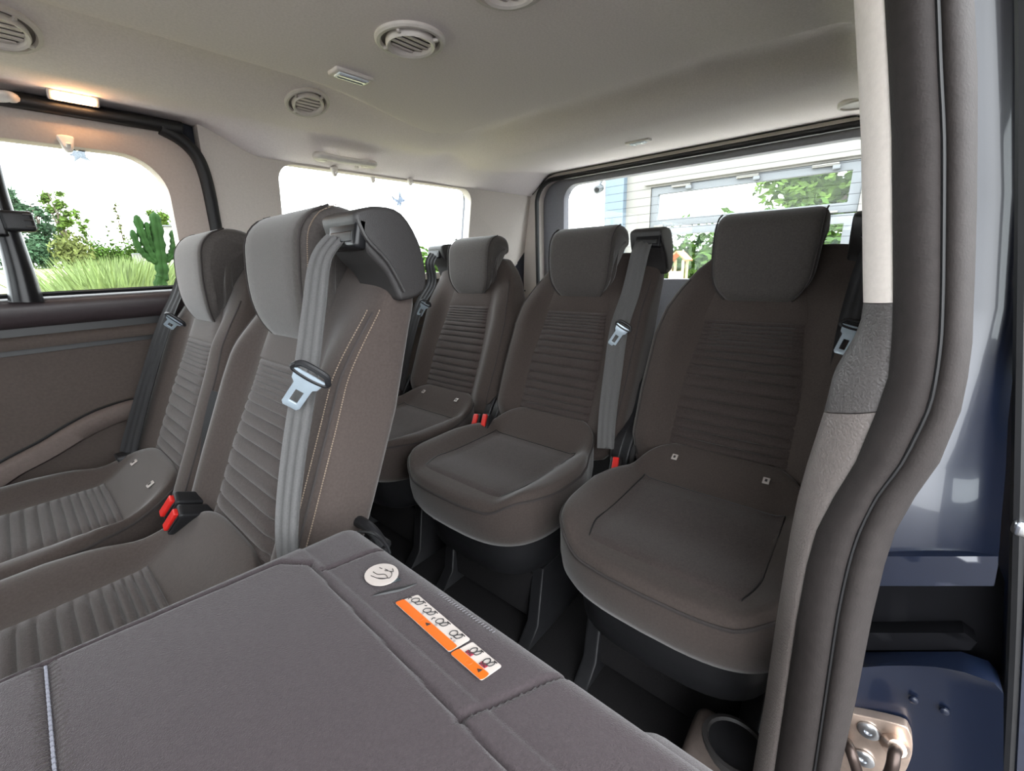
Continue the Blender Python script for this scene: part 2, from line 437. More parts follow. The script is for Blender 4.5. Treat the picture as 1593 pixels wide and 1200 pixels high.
def rows_between(a, b):
    def row_at(y):
        for p, q in zip(ROWS, ROWS[1:]):
            if p[0] <= y <= q[0]:
                t = (y-p[0])/(q[0]-p[0]); return tuple(lerp(p[i], q[i], t) for i in range(5))
    return [row_at(a)]+[r for r in ROWS if a+1 < r[0] < b-1]+[row_at(b)]
pil = empty('wall_pillar', (.5, 0, 0), 'near door pillar with pale upper and dark lower trim', 'pillar'); pil['kind'] = 'structure'
par(strip('upper_trim', rows_between(-420, 471), 1, 2, .494, .474, .004, PILL, pil, .05), pil)
par(strip('middle_trim', rows_between(472, 640), 1, 2, .502, .474, .006, PLT, pil, .05), pil)
par(strip('lower_trim', rows_between(642, 1480), 1, 2, .502, .474, .006, PLT2, pil, .05), pil)
seal = empty('trim_5', (.46, -.02, 0), 'thick grey rubber seal on the near door pillar', 'trim'); seal['kind'] = 'structure'
par(strip('seal_face', rows_between(-420, 1480), 2, 3, .472, .462, .010, RUB, seal, .04), seal)
par(strip('seal_bulb', rows_between(-420, 1480), 3, 4, .462, .478, .012, RUB, seal, .04), seal)
def edge_line(c, x): return [at(r[c], r[0], 'x', x) for r in ROWS]
par(mesh_obj('seal_groove', *tube(catmull(edge_line(3, .4605), 3), .0016, 6), RUBD), seal)

# --- blue body behind the seal: jamb plates, black channel, striker, slid-back door edge
jamb = empty('door_jamb', (.56, -.1, 0), 'dark blue painted door jamb beside the pillar seal', 'jamb'); jamb['kind'] = 'structure'
def slab(name, pts, x, d, m, parent, bevel=.006):
    o = panel(name, pts, [], lambda a, b, off: Vector((x+off, a, b)), d, m, None, bevel); return par(o, parent)
JX = .535
def jy(px, py): p = at(px, py, 'x', JX); return (p.y, p.z)
up_rows = [(-420, 1480, 1600), (0, 1500, 1606), (300, 1505, 1606), (480, 1500, 1590), (560, 1480, 1576), (650, 1450, 1566), (730, 1410, 1562), (800, 1385, 1556), (868, 1350, 1551)]
def jamb_sheet(name, rows, xc, m, cx=.0, n=10, lip=.012, tilt=0):
    R = []
    for y, a, b in rows:
        xq = xc-tilt*ss(480, 868, y)
        A = at(a, y, 'x', xq); B = at(b, y, 'x', xq)
        pts = []
        for k in range(n+1):
            t = k/n; p = A.lerp(B, t); p.x += cx*math.sin(math.pi*t)-(lip*ss(.82, 1, t)); pts.append(p)
        pts += [pts[-1]+Vector((.03, 0, 0)), pts[0]+Vector((.03, 0, 0))]
        R.append(pts)
    return par(mesh_obj(name, *loft(R), m, angle=60), jamb)
jamb_sheet('upper_jamb', up_rows, JX+.03, BLUE, .004, tilt=.06, lip=.006)
def bar(name, a, b, r, m, parent, n=8):
    return par(mesh_obj(name, *tube([a, b], r, n), m), parent)
jamb_sheet('jamb_ledge', [(866, 1340, 1552), (878, 1340, 1553), (905, 1335, 1548), (912, 1335, 1546)], JX-.036, BLUE, .0, lip=.0)
jamb_sheet('black_channel', [(905, 1320, 1580), (1050, 1300, 1580)], JX+.05, BLUED, .0, lip=0)
jamb_sheet('channel_rib', [(985, 1320, 1500), (1000, 1320, 1520), (1012, 1320, 1510)], JX+.03, BLUED, .0, lip=0)
jamb_sheet('lower_jamb', [(1042, 1310, 1500), (1058, 1305, 1545), (1075, 1300, 1560), (1200, 1280, 1560), (1480, 1240, 1540)], JX, BLUE, .006, lip=.004)
for px, py in ((1421, 1089), (1469, 1106)):
    p = at(px, py, 'x', JX+.002); o = mesh_obj('rivet', *disc_ring([(.0042, 0), (.0038, .002), (.002, .0028)], 14), BLUE)
    o.matrix_world = Matrix.Translation(p) @ Matrix.Rotation(-math.pi/2, 4, 'Y'); o.parent = jamb; o.matrix_parent_inverse = Matrix.Translation(-jamb.location)
dj = at(1596, 600, 'x', .60)
do_ = empty('door_3', (.9, -.2, .2), 'edge of the slid back dark blue near door', 'door'); do_['kind'] = 'structure'
R = []
for y, a in ((-420, 1590), (0, 1596), (500, 1590), (880, 1576), (1000, 1570), (1200, 1560), (1480, 1540)):
    A = at(a, y, 'x', .555); B = at(a+70, y, 'x', .555); R.append([A, A.lerp(B, .25)+Vector((-.012, 0, 0)), B, B+Vector((1.0, 0, 0)), A+Vector((1.0, 0, 0))])
par(mesh_obj('door_shell', *loft(R), BLUE, angle=50), do_)
par(mesh_obj('door_edge_seal', *tube(catmull([at(a, y, 'x', .548) for y, a in ((-200, 1590), (100, 1594), (500, 1590), (950, 1580), (1200, 1568))], 4), .005, 8), RUBD), do_)
par(rbox('bump_stop', at(1590, 822, 'x', .543), (.012, .012, .014), CHROME, bevel=.004), do_)
# striker
sk = empty('door_striker', at(1372, 1170, 'x', JX-.01), 'worn steel striker plate with two screws on the blue jamb', 'striker')
def skp(px, py, x=JX-.008): return at(px, py, 'x', x)
pl = [skp(*p) for p in ((1308, 1112), (1330, 1112), (1400, 1128), (1415, 1140), (1420, 1160), (1416, 1185), (1400, 1215), (1370, 1240), (1300, 1240), (1290, 1180))]
pl2 = smooth_loop([(p.y, p.z) for p in pl], 3)
SKM = mat('worn_steel', (196, 176, 162), .35, metal=.85, var=.2, scale=40)
def on(o, p): return par(o, p)
on(panel('striker_plate', pl2, [], lambda a, b, o: Vector((JX-.008+o, a, b)), .012, SKM, None, .002), sk)
for px, py in ((1351, 1137), (1343, 1180)):
    p = skp(px, py, JX-.009)
    o = mesh_obj('striker_screw', *disc_ring([(.0105, 0), (.0105, .002), (.009, .003), (.004, .003), (.0035, .001)], 24), CHROME)
    o.matrix_world = Matrix.Translation(p) @ Matrix.Rotation(-math.pi/2, 4, 'Y'); on(o, sk)
    o.matrix_parent_inverse = Matrix.Translation(-sk.location)
lp = catmull([skp(1318, 1155), skp(1322, 1165, JX-.045), skp(1332, 1195, JX-.05), skp(1345, 1240, JX-.045), skp(1368, 1235, JX-.045), skp(1386, 1200, JX-.05), skp(1392, 1172, JX-.04), skp(1398, 1165)], 6)
on(mesh_obj('striker_loop', *tube(lp, .0055, 10), mat('dark_steel', (70, 60, 56), .4, metal=.8, var=.2)), sk)
on(mesh_obj('striker_boss', *tube([skp(1392, 1158, JX-.006), skp(1396, 1165, JX-.024)], lambda t: .014-.006*t, 14), SKM), sk)

# ================================================================== SEATS
def fc(z):                                   # centre line of the backrest front (local x)
    return .425+.45*(z-.47)+1.1*max(0, z-.86)**2
HW = [(.40, .190), (.44, .222), (.50, .236), (.62, .240), (.76, .236), (.83, .220), (.88, .196), (.93, .160), (.965, .120)]
HWT = [(.40, .190), (.44, .222), (.50, .236), (.62, .240), (.80, .238), (.90, .236), (.95, .230), (.965, .220)]   # belt-tower side
TH = [(.40, .085), (.5, .105), (.75, .105), (.90, .085), (.965, .06)]
def bol(z): return .036*ss(.43, .52, z)*(1-ss(.80, .93, z))
def sp_(c, e): return math.copysign(abs(c)**e, c)
def back_pt(z, th, tower, sc=1.0, dz=0):
    c, s = math.cos(th), math.sin(th); e = .42
    hw = interp(HWT if c*tower > 0 else HW, z); T = interp(TH, z)
    v = sp_(c, e)*hw*sc; d = sp_(s, e)*T/2*sc
    x = fc(z)+T/2+d
    if s < 0: x -= bol(z)*ss(.50, .80, abs(v)/hw)*abs(s)**.25*sc
    return Vector((x, v, z+dz))
RIB = [.028]*5+[.034, .05, .055, .06, .07, .085, .085, .08, .075, .065, .06, .055, .05, .05, .045]
def rib_profile(n=7, depth=.007):
    tot = sum(RIB); t = 0; out = []
    for w in RIB:
        w /= tot
        for k in range(n):
            q = k/n; out.append((t+w*q, depth*min(1, w/.05)**.6*(1-abs(2*q-1)**3)))
        t += w
    out.append((1, 0)); return out

def make_seat(label, X0, Yc, cz, tower, ribbed_cushion, folded=False, sides=(-1, 1), arm=True, tdx=0, tags=((.06,), ()), stitches=False, group='passenger seats in two rows'):
    S = empty('passenger_seat', (X0, Yc, 0), label, 'seat', group)
    def put(o, p=S): o.parent = p; return o
    dz = cz
    # ---- cushion
    def outline(a):
        c, s = math.cos(a), math.sin(a)
        x = .222+sp_(c, .58)*.232; y = sp_(s, .52)*.234
        y *= 1-.17*ss(.22, .36, x)
        x -= .018*(1-(abs(y)/.234)**2)*ss(.2, 0, x)      # gently bowed front
        return x, y
    def ctop(x, y):
        b = ss(.55, .86, abs(y)/.234)
        z = .440+dz+.030*b*(1-ss(.30, .46, x))+.075*ss(.315, .46, x)+.008*ss(.16, .02, x)
        z -= .006*(1-b)*ss(.04, .2, x)
        return z
    A = [2*math.pi*k/88 for k in range(88)]; rings = []
    for sc, z in ((.70, .322), (.86, .326), (.945, .338), (.985, .358), (1.0, .388)):
        rings.append([Vector((.222+(outline(a)[0]-.222)*sc, outline(a)[1]*sc, z+dz)) for a in A])
    for sc, d in ((1.0, .030), (.992, .016), (.975, .005), (.95, .001), (.90, 0), (.84, 0), (.78, 0), (.70, 0), (.6, 0), (.5, 0), (.4, 0), (.3, 0), (.2, 0), (.1, 0), (.02, 0)):
        R = []
        for a in A:
            x, y = outline(a); x = .222+(x-.222)*sc; y *= sc; R.append(Vector((x, y, ctop(x, y)-d)))
        rings.append(R)
    cu = put(mesh_obj('seat_cushion', *loft(rings), FAB, angle=70))
    pr = []
    for a in A:
        x, y = outline(a); sc = .998; x = .222+(x-.222)*sc; y *= sc; pr.append(Vector((x, y, ctop(x, y)-.020)))
    put(mesh_obj('piping', *tube(pr, .0032, 6, closed=True), PIPE), cu)
    if ribbed_cushion:
        ribs = rib_profile(7, .006)
        ribs = [r for r in ribs if r[0] > .25]; t0 = ribs[0][0]
        def ci(u, v):
            return None
        V = []; nu = 14
        for t, h in ribs:
            q = (t-t0)/(1-t0); x = lerp(.145, .335, q)
            for i in range(nu+1):
                y = lerp(-.128, .128, i/nu); e = 1-abs(2*i/nu-1)**8
                V.append(Vector((x, y, ctop(x, y)+.001+h*e)))
        F = [(j*(nu+1)+i, j*(nu+1)+i+1, (j+1)*(nu+1)+i+1, (j+1)*(nu+1)+i) for j in range(len(ribs)-1) for i in range(nu)]
        put(mesh_obj('ribbed_cushion_insert', V, F, FABI, angle=80), cu)
        def fr(u, v):
            x = lerp(.012, .142, u); y = lerp(-.13, .13, v); e = (1-abs(2*u-1)**8)*(1-abs(2*v-1)**8)
            return Vector((x, y, ctop(x, y)+.0005+.004*e-.01*ss(.04, .012, x)))
        put(mesh_obj('front_cushion_insert', *grid(12, 16, fr), FABI, angle=80), cu)
    else:
        def fr(u, v):
            x = lerp(.006, .335, u); w = .150-.022*ss(.10, .0, x); y = lerp(-w, w, v); e = (1-abs(2*u-1)**10)*(1-abs(2*v-1)**10)
            return Vector((x, y, ctop(x, y)+.0002+.004*e-.011*ss(.035, .004, x)))
        put(mesh_obj('cushion_insert', *grid(24, 20, fr), FABI, angle=80), cu)
        ed = [fr(k/20, 0) for k in range(21)]+[fr(1, k/20) for k in range(1, 21)]+[fr(1-k/20, 1) for k in range(1, 21)]+[fr(0, 1-k/20) for k in range(1, 20)]
        put(mesh_obj('insert_seam', *tube(ed, .0016, 5, closed=True), RUBD), cu)
    # ---- seat pan and legs
    pan = []
    for sc, z in ((.60, .205), (.76, .21), (.83, .225), (.86, .28), (.87, .335)):
        pan.append([Vector((.235+(outline(a)[0]-.222)*sc, outline(a)[1]*sc, z+dz)) for a in A[::2]])
    put(mesh_obj('seat_pan', *loft(pan), BLKP, angle=60))
    for s in (-1, 1):
        prof = [(.06, 0), (.42, 0), (.40, .03), (.36, .21+dz), (.13, .21+dz), (.10, .05)]
        put(mesh_obj('leg', *ploft(prof, s*.165-.018, s*.165+.018, .006), BLKP, angle=50))
    put(rbox('front_brace', (.13, 0, .11+dz*.5), (.012, .31, .15), FLOORM, bevel=.004))
    put(rbox('rear_brace', (.36, 0, .08), (.03, .31, .03), BLKP, bevel=.006))
    for yy in tags[0]:
        t = put(rbox('anchor_tag', (.395, yy, ctop(.395, yy)+.0048), (.016, .0135, .003), WHITEP, bevel=.001, rot=Matrix.Rotation(-.52, 4, 'Y')))
        t['label'] = 'small pale child seat anchor tag'
        k = rbox('anchor_mark', (.3938, yy, ctop(.395, yy)+.0066), (.007, .005, .001), INK, bevel=.002, rot=Matrix.Rotation(-.52, 4, 'Y')); k.parent = t
    # ---- recliner covers
    for s in sides:
        prof = smooth_loop([(.395, .43), (.40, .375), (.45, .35), (.50, .37), (.525, .43), (.545, .52), (.575, .60), (.565, .625), (.535, .615), (.50, .535), (.44, .50)], 3)
        if not arm: prof = [(p[0], min(p[1], .47+.4*(p[1]-.47)) if p[1] > .47 else p[1]) for p in prof]
        rc = put(mesh_obj('recliner_cover', *ploft([(p[0], p[1]+dz) for p in prof], s*.262-.014, s*.262+.014, .006), BLKP, angle=50))
        d = mesh_obj('recliner_disc', *disc_ring([(.048, 0), (.048, .006), (.044, .010), (.036, .010), (.034, .006), (.01, .006)], 32), DGRP)
        d.matrix_world = Matrix.Translation((.455, s*.276, .43+dz)) @ Matrix.Rotation(-s*math.pi/2, 4, 'X'); d.parent = rc
    if folded: return S
    dz = 0
    # ---- backrest
    zs = [.405+.56*k/46 for k in range(47)]
    TH_ = [2*math.pi*k/96 for k in range(96)]
    rings = [[back_pt(.405, t, tower, q, dz-o) for t in TH_] for q, o in ((.3, .022), (.62, .020), (.84, .012), (.95, .004))]
    rings += [[back_pt(z, t, tower, 1, dz) for t in TH_] for z in zs]
    rings += [[back_pt(.965, t, tower, q, dz+o) for t in TH_] for q, o in ((.96, .004), (.86, .009), (.62, .013), (.3, .014))]
    # recentre the shrunken caps on the backrest axis
    bk = put(mesh_obj('backrest', *loft(rings), FAB, angle=75))
    ribs = rib_profile(7, .0095); V = []; nu = 18
    z_hi, z_lo = .803, .452
    for t, h in ribs:
        z = lerp(z_hi, z_lo, t); w = lerp(.112, .132, ss(0, .5, t))
        for i in range(nu+1):
            y = lerp(-w, w, i/nu); e = 1-abs(2*i/nu-1)**8
            V.append(Vector((fc(z)-.0015-h*e+.003*(1-e)-bol(z)*ss(.50, .80, abs(y)/interp(HW, z)), y, z+dz)))
    F = [(j*(nu+1)+i, j*(nu+1)+i+1, (j+1)*(nu+1)+i+1, (j+1)*(nu+1)+i) for j in range(len(ribs)-1) for i in range(nu)]
    put(mesh_obj('ribbed_back_insert', V, F, FABI, angle=80), bk)
    def chest(u, v):
        z = lerp(.806, .935, v); w = lerp(.112, .085, v); y = lerp(-w, w, u); e = (1-abs(2*u-1)**8)*(1-abs(2*v-1)**8)
        return Vector((fc(z)-.001-.005*e, y, z+dz))
    put(mesh_obj('chest_panel', *grid(14, 10, chest), FAB, angle=80), bk)
    # bolster seams
    for s in (-1, 1):
        path = []
        for k in range(34):
            z = lerp(.45, .90, k/33); hw = interp(HWT if s*tower > 0 else HW, z)
            v = .93*hw; T = interp(TH, z)
            cc = (v/hw)**(1/.42); sn = math.sqrt(max(0, 1-cc*cc)); d = sn**.42*T/2
            x = fc(z)+T/2-d-bol(z)*sn**.25
            path.append(Vector((x, s*v, z+dz)))
        put(mesh_obj('bolster_seam', *tube(path, .0022, 6), PIPE), bk)
        if stitches and s == -1:
            segs = []
            for off in (-.011, .009):
                pp = []
                for k in range(140):
                    z = lerp(.46, .905, k/139); hw = interp(HWT if s*tower > 0 else HW, z); v = (.93*hw+off)
                    T = interp(TH, z); cc = min(1, (v/hw))**(1/.42); sn = math.sqrt(max(0, 1-cc*cc)); d = sn**.42*T/2
                    pp.append(Vector((fc(z)+T/2-d-bol(z)*ss(.5, .8, v/hw)*sn**.25-.0012, s*v-.0008, z+dz)))
                segs += [tube([pp[k], pp[k].lerp(pp[k+1], .62)], .0009, 5) for k in range(139)]
            q = put(mesh_obj('stitching', *merge(*segs), STITCH), bk); q['kind'] = 'stuff'; q['label'] = 'twin rows of pale stitches along the bolster'
    # ---- headrest
    HX = -.004
    prof = smooth_loop([(.593, .852), (.582, .885), (.579, .93), (.583, .98), (.592, 1.022), (.617, 1.050), (.655, 1.061), (.695, 1.052), (.712, 1.028), (.712, 1.000), (.697, .990), (.672, .990), (.655, .978), (.648, .95), (.643, .91), (.636, .872), (.626, .850), (.609, .845)], 3)
    prof = [(p[0]+HX, p[1]) for p in prof]
    def hwf(x, z):
        w = 1-.05*ss(1.0, .88, z)
        if z < .925: w *= 1-.36*((.925-z)/.08)**2.2
        return w
    hr = put(mesh_obj('headrest', *ploft([(p[0], p[1]+dz) for p in prof], -.114, .114, .022, lambda x, z: hwf(x, z-dz)), HEADF, angle=75))
    for s in (-1, 1):
        path = []
        for p in prof:
            if p[0] < .66+HX and p[1] > .846: path.append(p)
        path.sort(key=lambda p: (p[1] if p[0] < .62+HX else 2.2-p[1]))
        path = [p for p in path if p[0] < .645+HX and (p[0] < .62+HX or p[1] > 1.0)]
        P3 = [Vector((p[0]+.0035, s*(.114-.0045)*hwf(*p), p[1]+dz)) for p in path]
        if len(P3) > 3: put(mesh_obj('headrest_seam', *tube(P3, .002, 6), PIPE), hr)
        if stitches and s == -1:
            P4 = [Vector((p[0]+.014, s*(.1148)*hwf(*p), p[1]+dz)) for p in path]
            P4 = catmull(P4, 5)
            q = put(mesh_obj('stitching', *merge(*[tube([P4[k], P4[k].lerp(P4[k+1], .6)], .0009, 5) for k in range(len(P4)-1)]), STITCH), hr); q['kind'] = 'stuff'
    for s in (-1, 1):
        put(mesh_obj('headrest_post', *tube([(.70, s*.05, .93+dz), (.697, s*.05, 1.0+dz)], .006, 10), CHROME), hr)
    # ---- belt tower on the shoulder
    y0, y1 = sorted((tower*.158, tower*.250))
    prof = smooth_loop([(.600, 1.022), (.606, 1.036), (.64, 1.043), (.675, 1.036), (.700, 1.0), (.708, .96), (.702, .925), (.66, .915), (.650, .93), (.638, .955), (.612, .985)], 3)
    prof = [(p[0]+tdx, p[1]) for p in prof]
    tw = put(mesh_obj('belt_tower', *ploft([(p[0], p[1]+dz) for p in prof], y0, y1, .007), DGRP, angle=60))
    gy = tower*.213
    put(rbox('belt_guide', (.607+tdx, gy, 1.008+dz), (.018, .074, .042), BLKG, bevel=.006, rot=Matrix.Rotation(.25, 4, 'Y')), tw)
    put(rbox('belt_slot', (.5985+tdx, gy, 1.004+dz), (.006, .056, .014), RUBD, bevel=.002, rot=Matrix.Rotation(.25, 4, 'Y')), tw)
    put(mesh_obj('tower_rib', *tube(catmull([(.604+tdx, tower*.248, 1.025+dz), (.612+tdx, tower*.2515, 1.0+dz), (.640+tdx, tower*.252, .97+dz), (.662+tdx, tower*.252, .928+dz)], 5), .003, 6), DGRP), tw)
    return S

YA, YB, YR = 1.205, .715, .215               # rear row
YD, YE, YF = 1.256, .776, .235                # middle row
X3, X2, Z2 = .588, -.284, .035
make_seat('rear row seat furthest from the open door, below the side window', X3, YA, 0, 1, False, tags=((.1, -.09), ()))
make_seat('middle seat of the rear row, grey belt hanging at its shoulder', X3, YB, 0, -1, False, tags=((), ()))
make_seat('rear row seat nearest the door pillar, two tags on its cushion', X3, YR, 0, -1, False, tags=((.10, -.10), ()))
make_seat('middle row seat against the far sliding door', X2, YD, Z2, 1, True, arm=False, tdx=.05, tags=((.09, -.09), ()))
make_seat('middle row centre seat with pale stitching and grey shoulder belt', X2, YE, Z2, -1, True, arm=False, tags=((), ()), stitches=True)
cup = empty('side_trim_box', (.60, .04, 0), 'dark plastic side trim with a cup recess beside the near rear seat', 'trim box')
def cupbox():
    prof = smooth_loop([(.52, 0), (.52, .15), (.54, .19), (.58, .20), (.63, .19), (.645, .14), (.645, 0)], 3)
    return ploft(prof, -.075, .125, .02)
par(mesh_obj('box_body', *cupbox(), DARKT, angle=60), cup)
V, F = loft([[Vector((.59+r*math.cos(2*math.pi*k/32), .055+r*1.1*math.sin(2*math.pi*k/32), h)) for k in range(32)] for r, h in ((.048, .192), (.046, .203), (.040, .204), (.036, .199), (.034, .193))], False, False)
par(mesh_obj('cup_rim', V, F, DGRP), cup)
V, F = loft([[Vector((.59+r*math.cos(2*math.pi*k/32), .055+r*1.1*math.sin(2*math.pi*k/32), h)) for k in range(32)] for r, h in ((.037, .200), (.030, .2005), (.01, .2005))])
par(mesh_obj('cup_shade_disc', V, F, BLKP), cup)  # flat black disc, colour stands in for shade inside the cup hollow
# ---- nearest seat, backrest folded flat
SF = make_seat('nearest seat with its backrest folded flat, orange warning stickers on it', X2, YF, 0, -1, False, folded=True, sides=(), tags=((), ()))
FX0, FX1, FY0, FY1 = -.50, .222, -.03, .475
def seg_d(p, a, b):
    ax, ay = a; bx, by = b; dx, dy = bx-ax, by-ay
    t = max(0, min(1, ((p[0]-ax)*dx+(p[1]-ay)*dy)/(dx*dx+dy*dy)))
    return math.hypot(p[0]-ax-t*dx, p[1]-ay-t*dy)
SEAMS = [((.146, .425), (.128, -.03)), ((.125, .452), (-.50, .478)), ((.146, .425), (.125, .452)), ((.150, .405), (.215, .395)), ((.134, .178), (.222, .14)), ((-.078, .46), (-.085, -.03))]
SEAMS_W = [.002, .002, .002, .0018, .0018, .004]
def fold_z(x, y):
    z = .650+.085*(.20-x)*(1 if x < .2 else 0)
    dx = min(x-FX0, FX1-x); dy = min(y-FY0, FY1-y)
    r = .024
    for d in (dx, dy):
        if d < r: z -= r*.75*(1-math.sqrt(max(0, 1-((r-d)/r)**2)))
    for (a, b), w in zip(SEAMS, SEAMS_W):
        d = seg_d((x, y), a, b); z -= .0045*math.exp(-(d/w)**2)
    d = seg_d((x, y), (-.048, .455), (-.055, -.03)); z -= .003*math.exp(-(d/.003)**2)
    if .152 > x > -.08: z += .002
    return z
NX, NY = 330, 220
def fp(u, v):
    x = lerp(FX0, FX1, u); y = lerp(FY0, FY1, v); return Vector((x, y, fold_z(x, y)))
V, F = grid(NX, NY, fp)
def border():
    idx = [i for i in range(NX+1)]+[j*(NX+1)+NX for j in range(1, NY+1)]+[NY*(NX+1)+i for i in range(NX-1, -1, -1)]+[j*(NX+1) for j in range(NY-1, 0, -1)]
    return idx
B = border(); n0 = len(V)
V += [Vector((lerp(V[i].x, -.14, .03), lerp(V[i].y, .22, .03), .565)) for i in B]
m_ = len(B)
F += [(B[i], B[(i+1) % m_], n0+(i+1) % m_, n0+i) for i in range(m_)]
F.append(tuple(n0+i for i in range(m_-1, -1, -1)))
fb = par(mesh_obj('folded_backrest', V, F, BACKF, angle=60), SF)
def part(o, p=fb): o.parent = p; o.matrix_parent_inverse = Matrix.Identity(4); return o
# children of the folded backrest live in the same coordinates as its mesh
segs = []
for k in range(95):
    y = lerp(.452, -.02, k/94); x = -.048-.007*(k/94)
    segs.append(tube([(x, y, fold_z(x, y)+.0025), (x, y-.0032, fold_z(x, y)+.0018)], .0010, 6))
q = part(mesh_obj('stitch_row', *merge(*segs), mat('pale_grey_thread', (104, 105, 114), .7, var=.1))); q['kind'] = 'stuff'
segs = []
for k in range(95):
    y = lerp(.452, -.02, k/94); x = -.048-.007*(k/94)
    for s in (-1, 1):
        l = .006+.004*random.random(); segs.append(tube([(x+s*.002, y, fold_z(x+s*.002, y)+.0012), (x+s*l, y+.001, fold_z(x+s*l, y)+.0002)], .0005, 4))
q = part(mesh_obj('stitch_puckers', *merge(*segs), PIPE)); q['kind'] = 'stuff'
segs = []
for k in range(22):
    y = lerp(.285, .212, k/21); x = .2095
    segs.append(tube([(x-.0015, y, fold_z(x, y)+.0012), (x+.0015, y-.001, fold_z(x, y)+.0008)], .0004, 5))
q = part(mesh_obj('edge_stitches', *merge(*segs), mat('grey_thread', (84, 82, 86), .7, var=.1))); q['kind'] = 'stuff'
part(mesh_obj('lower_back_fold', *ploft(smooth_loop([(.15, .60), (.19, .635), (.225, .632), (.25, .60), (.255, .55), (.20, .53), (.15, .55)], 3), -.04, .088, .02), BACKF, angle=60))
# hinge arch at the far rear corner
arch = catmull([at(px, py, 'x', .262) for px, py in ((470, 846), (492, 822), (520, 808), (548, 808), (575, 822), (597, 852))], 6)
par(mesh_obj('hinge_arch', *tube(arch, .0085, 10), BLKP), SF)
par(mesh_obj('release_loop', *tube(catmull([at(px, py, 'x', .235) for px, py in ((515, 845), (548, 830), (580, 830), (600, 848), (606, 862))], 6), .0022, 6), BLKP), SF)
# stickers: coordinates in the plane of the folded back
def fz(x, y, h=.0012): return Vector((x, y, .650+.085*max(0, .20-x)+.0012+h))
def plate(name, pts, m, parent, h=.0012, th=.0008):
    n = len(pts)
    V = [fz(p[0], p[1], h) for p in pts]+[fz(p[0], p[1], h-th) for p in pts]
    F = [tuple(range(n)), tuple(range(2*n-1, n-1, -1))]+[(i, n+i, n+(i+1) % n, (i+1) % n) for i in range(n)]
    o = mesh_obj(name, V, F, m, None, smooth=False); o.parent = parent; return o
def quad_map(c):                             # c: four corners, (s,t) in 0..1
    a, b, d, e = [Vector((p.x, p.y)) for p in c]
    return lambda s, t: (a.lerp(b, s).lerp(e.lerp(d, s), t))
def rq(mp, s0, s1, t0, t1, rs=.02, rt=.1):
    out = []
    for (s, t, a0) in ((s0, t0, math.pi), (s1, t0, 1.5*math.pi), (s1, t1, 0), (s0, t1, .5*math.pi)):
        for i in range(4):
            a = a0+math.pi/2*i/3
            out.append(mp(s+(rs if s == s0 else -rs)+rs*math.cos(a), t+(rt if t == t0 else -rt)+rt*math.sin(a)))
    return out
def ink(name, strokes, mp, m, parent, w=.0007, h=.0022):
    vf = []
    for st in strokes:
        P = [mp(s, t) for s, t in st]
        P = [Vector((p.x, p.y, 0)) for p in P]; P = catmull(P, 3) if len(P) > 2 else P
        vf.append(tube([fz(p.x, p.y, h-.0004) for p in P], w*.62, 5))
    o = mesh_obj(name, *merge(*vf), m); o.parent = parent; o['kind'] = 'stuff'; return o
def fpix(px, py): return at(px, py, 'z', .6525)
L1 = quad_map([fpix(615, 941), fpix(699, 1018), fpix(732, 996), fpix(650, 926)])       # s along, t across (orange first)
lab = plate('warning_label', rq(L1, 0, 1, 0, 1), WHITEP, fb); lab['label'] = 'white and orange folding instruction label'
plate('orange_band', rq(L1, 0, 1, 0, .40, .02, .12), ORANGE, lab, .0017)
def seat_icon(cs, ct, k=1.0):                # little folding-seat drawing
    return [[(cs-.055*k, ct-.13), (cs-.065*k, ct+.02), (cs-.03*k, ct+.16), (cs+.01*k, ct+.05), (cs+.005*k, ct-.1), (cs-.03*k, ct-.17), (cs-.055*k, ct-.13)],
            [(cs+.015*k, ct-.14), (cs+.02*k, ct+.02), (cs+.05*k, ct+.16), (cs+.075*k, ct+.08), (cs+.06*k, ct-.1), (cs+.015*k, ct-.14)],
            [(cs+.03*k, ct+.2), (cs+.085*k, ct+.2)]]
st = []
for cs in (.12, .36, .60, .85): st += seat_icon(cs, .72)
for cs in (.03, .50): st.append([(cs, .52), (cs-.015, .6), (cs+.0, .68)])
st += [[(.24, .80), (.26, .86)], [(.86, .46), (.88, .46)]]
ink('pictograms', st, L1, INK, lab)
ink('step_circles', [[(c+.013*math.cos(a), .46+.04*math.sin(a)) for a in [k*1.05 for k in range(7)]] for c in (.10, .35, .60, .92)], L1, mat('grey_ink', (120, 116, 118), .6, var=.05), lab, .0004)
tri = [L1(.50, .06), L1(.56, .20), L1(.50, .34)]
plate('warning_triangle', [L1(.505, .22), L1(.555, .16), L1(.555, .34)], INK, lab, .0022)
ink('book_symbol', [[(.40, .12), (.44, .12), (.44, .30), (.40, .30), (.40, .12)]], L1, mat('brown_ink', (150, 70, 20), .6), lab, .0004)
L2 = quad_map([fpix(701, 1021), fpix(749, 1063), fpix(781, 1038), fpix(735, 1000)])
lab2 = plate('warning_label', rq(L2, 0, 1, 0, 1, .04, .1), WHITEP, fb); lab2['label'] = 'small white and orange label with red crosses'
plate('orange_band', rq(L2, 0, 1, 0, .40, .04, .12), ORANGE, lab2, .0017)
st = []
for cs in (.30, .74): st += seat_icon(cs, .74, 1.7)
ink('pictograms', st, L2, INK, lab2)
for cs in (.26, .72):
    plate('crossed_figure', [L2(cs-.09, .44), L2(cs+.09, .44), L2(cs+.09, .60), L2(cs-.09, .60)], REDINK, lab2, .0021)
    ink('cross_mark', [[(cs-.08, .45), (cs+.08, .59)], [(cs-.08, .59), (cs+.08, .45)]], L2, INK, lab2, .0006, .0026)
plate('warning_triangle', [L2(.72, .22), L2(.82, .14), L2(.82, .34)], INK, lab2, .0022)
ink('book_symbol', [[(.40, .12), (.52, .12), (.52, .30), (.40, .30), (.40, .12)]], L2, mat('brown_ink', (150, 70, 20), .6), lab2, .0004)
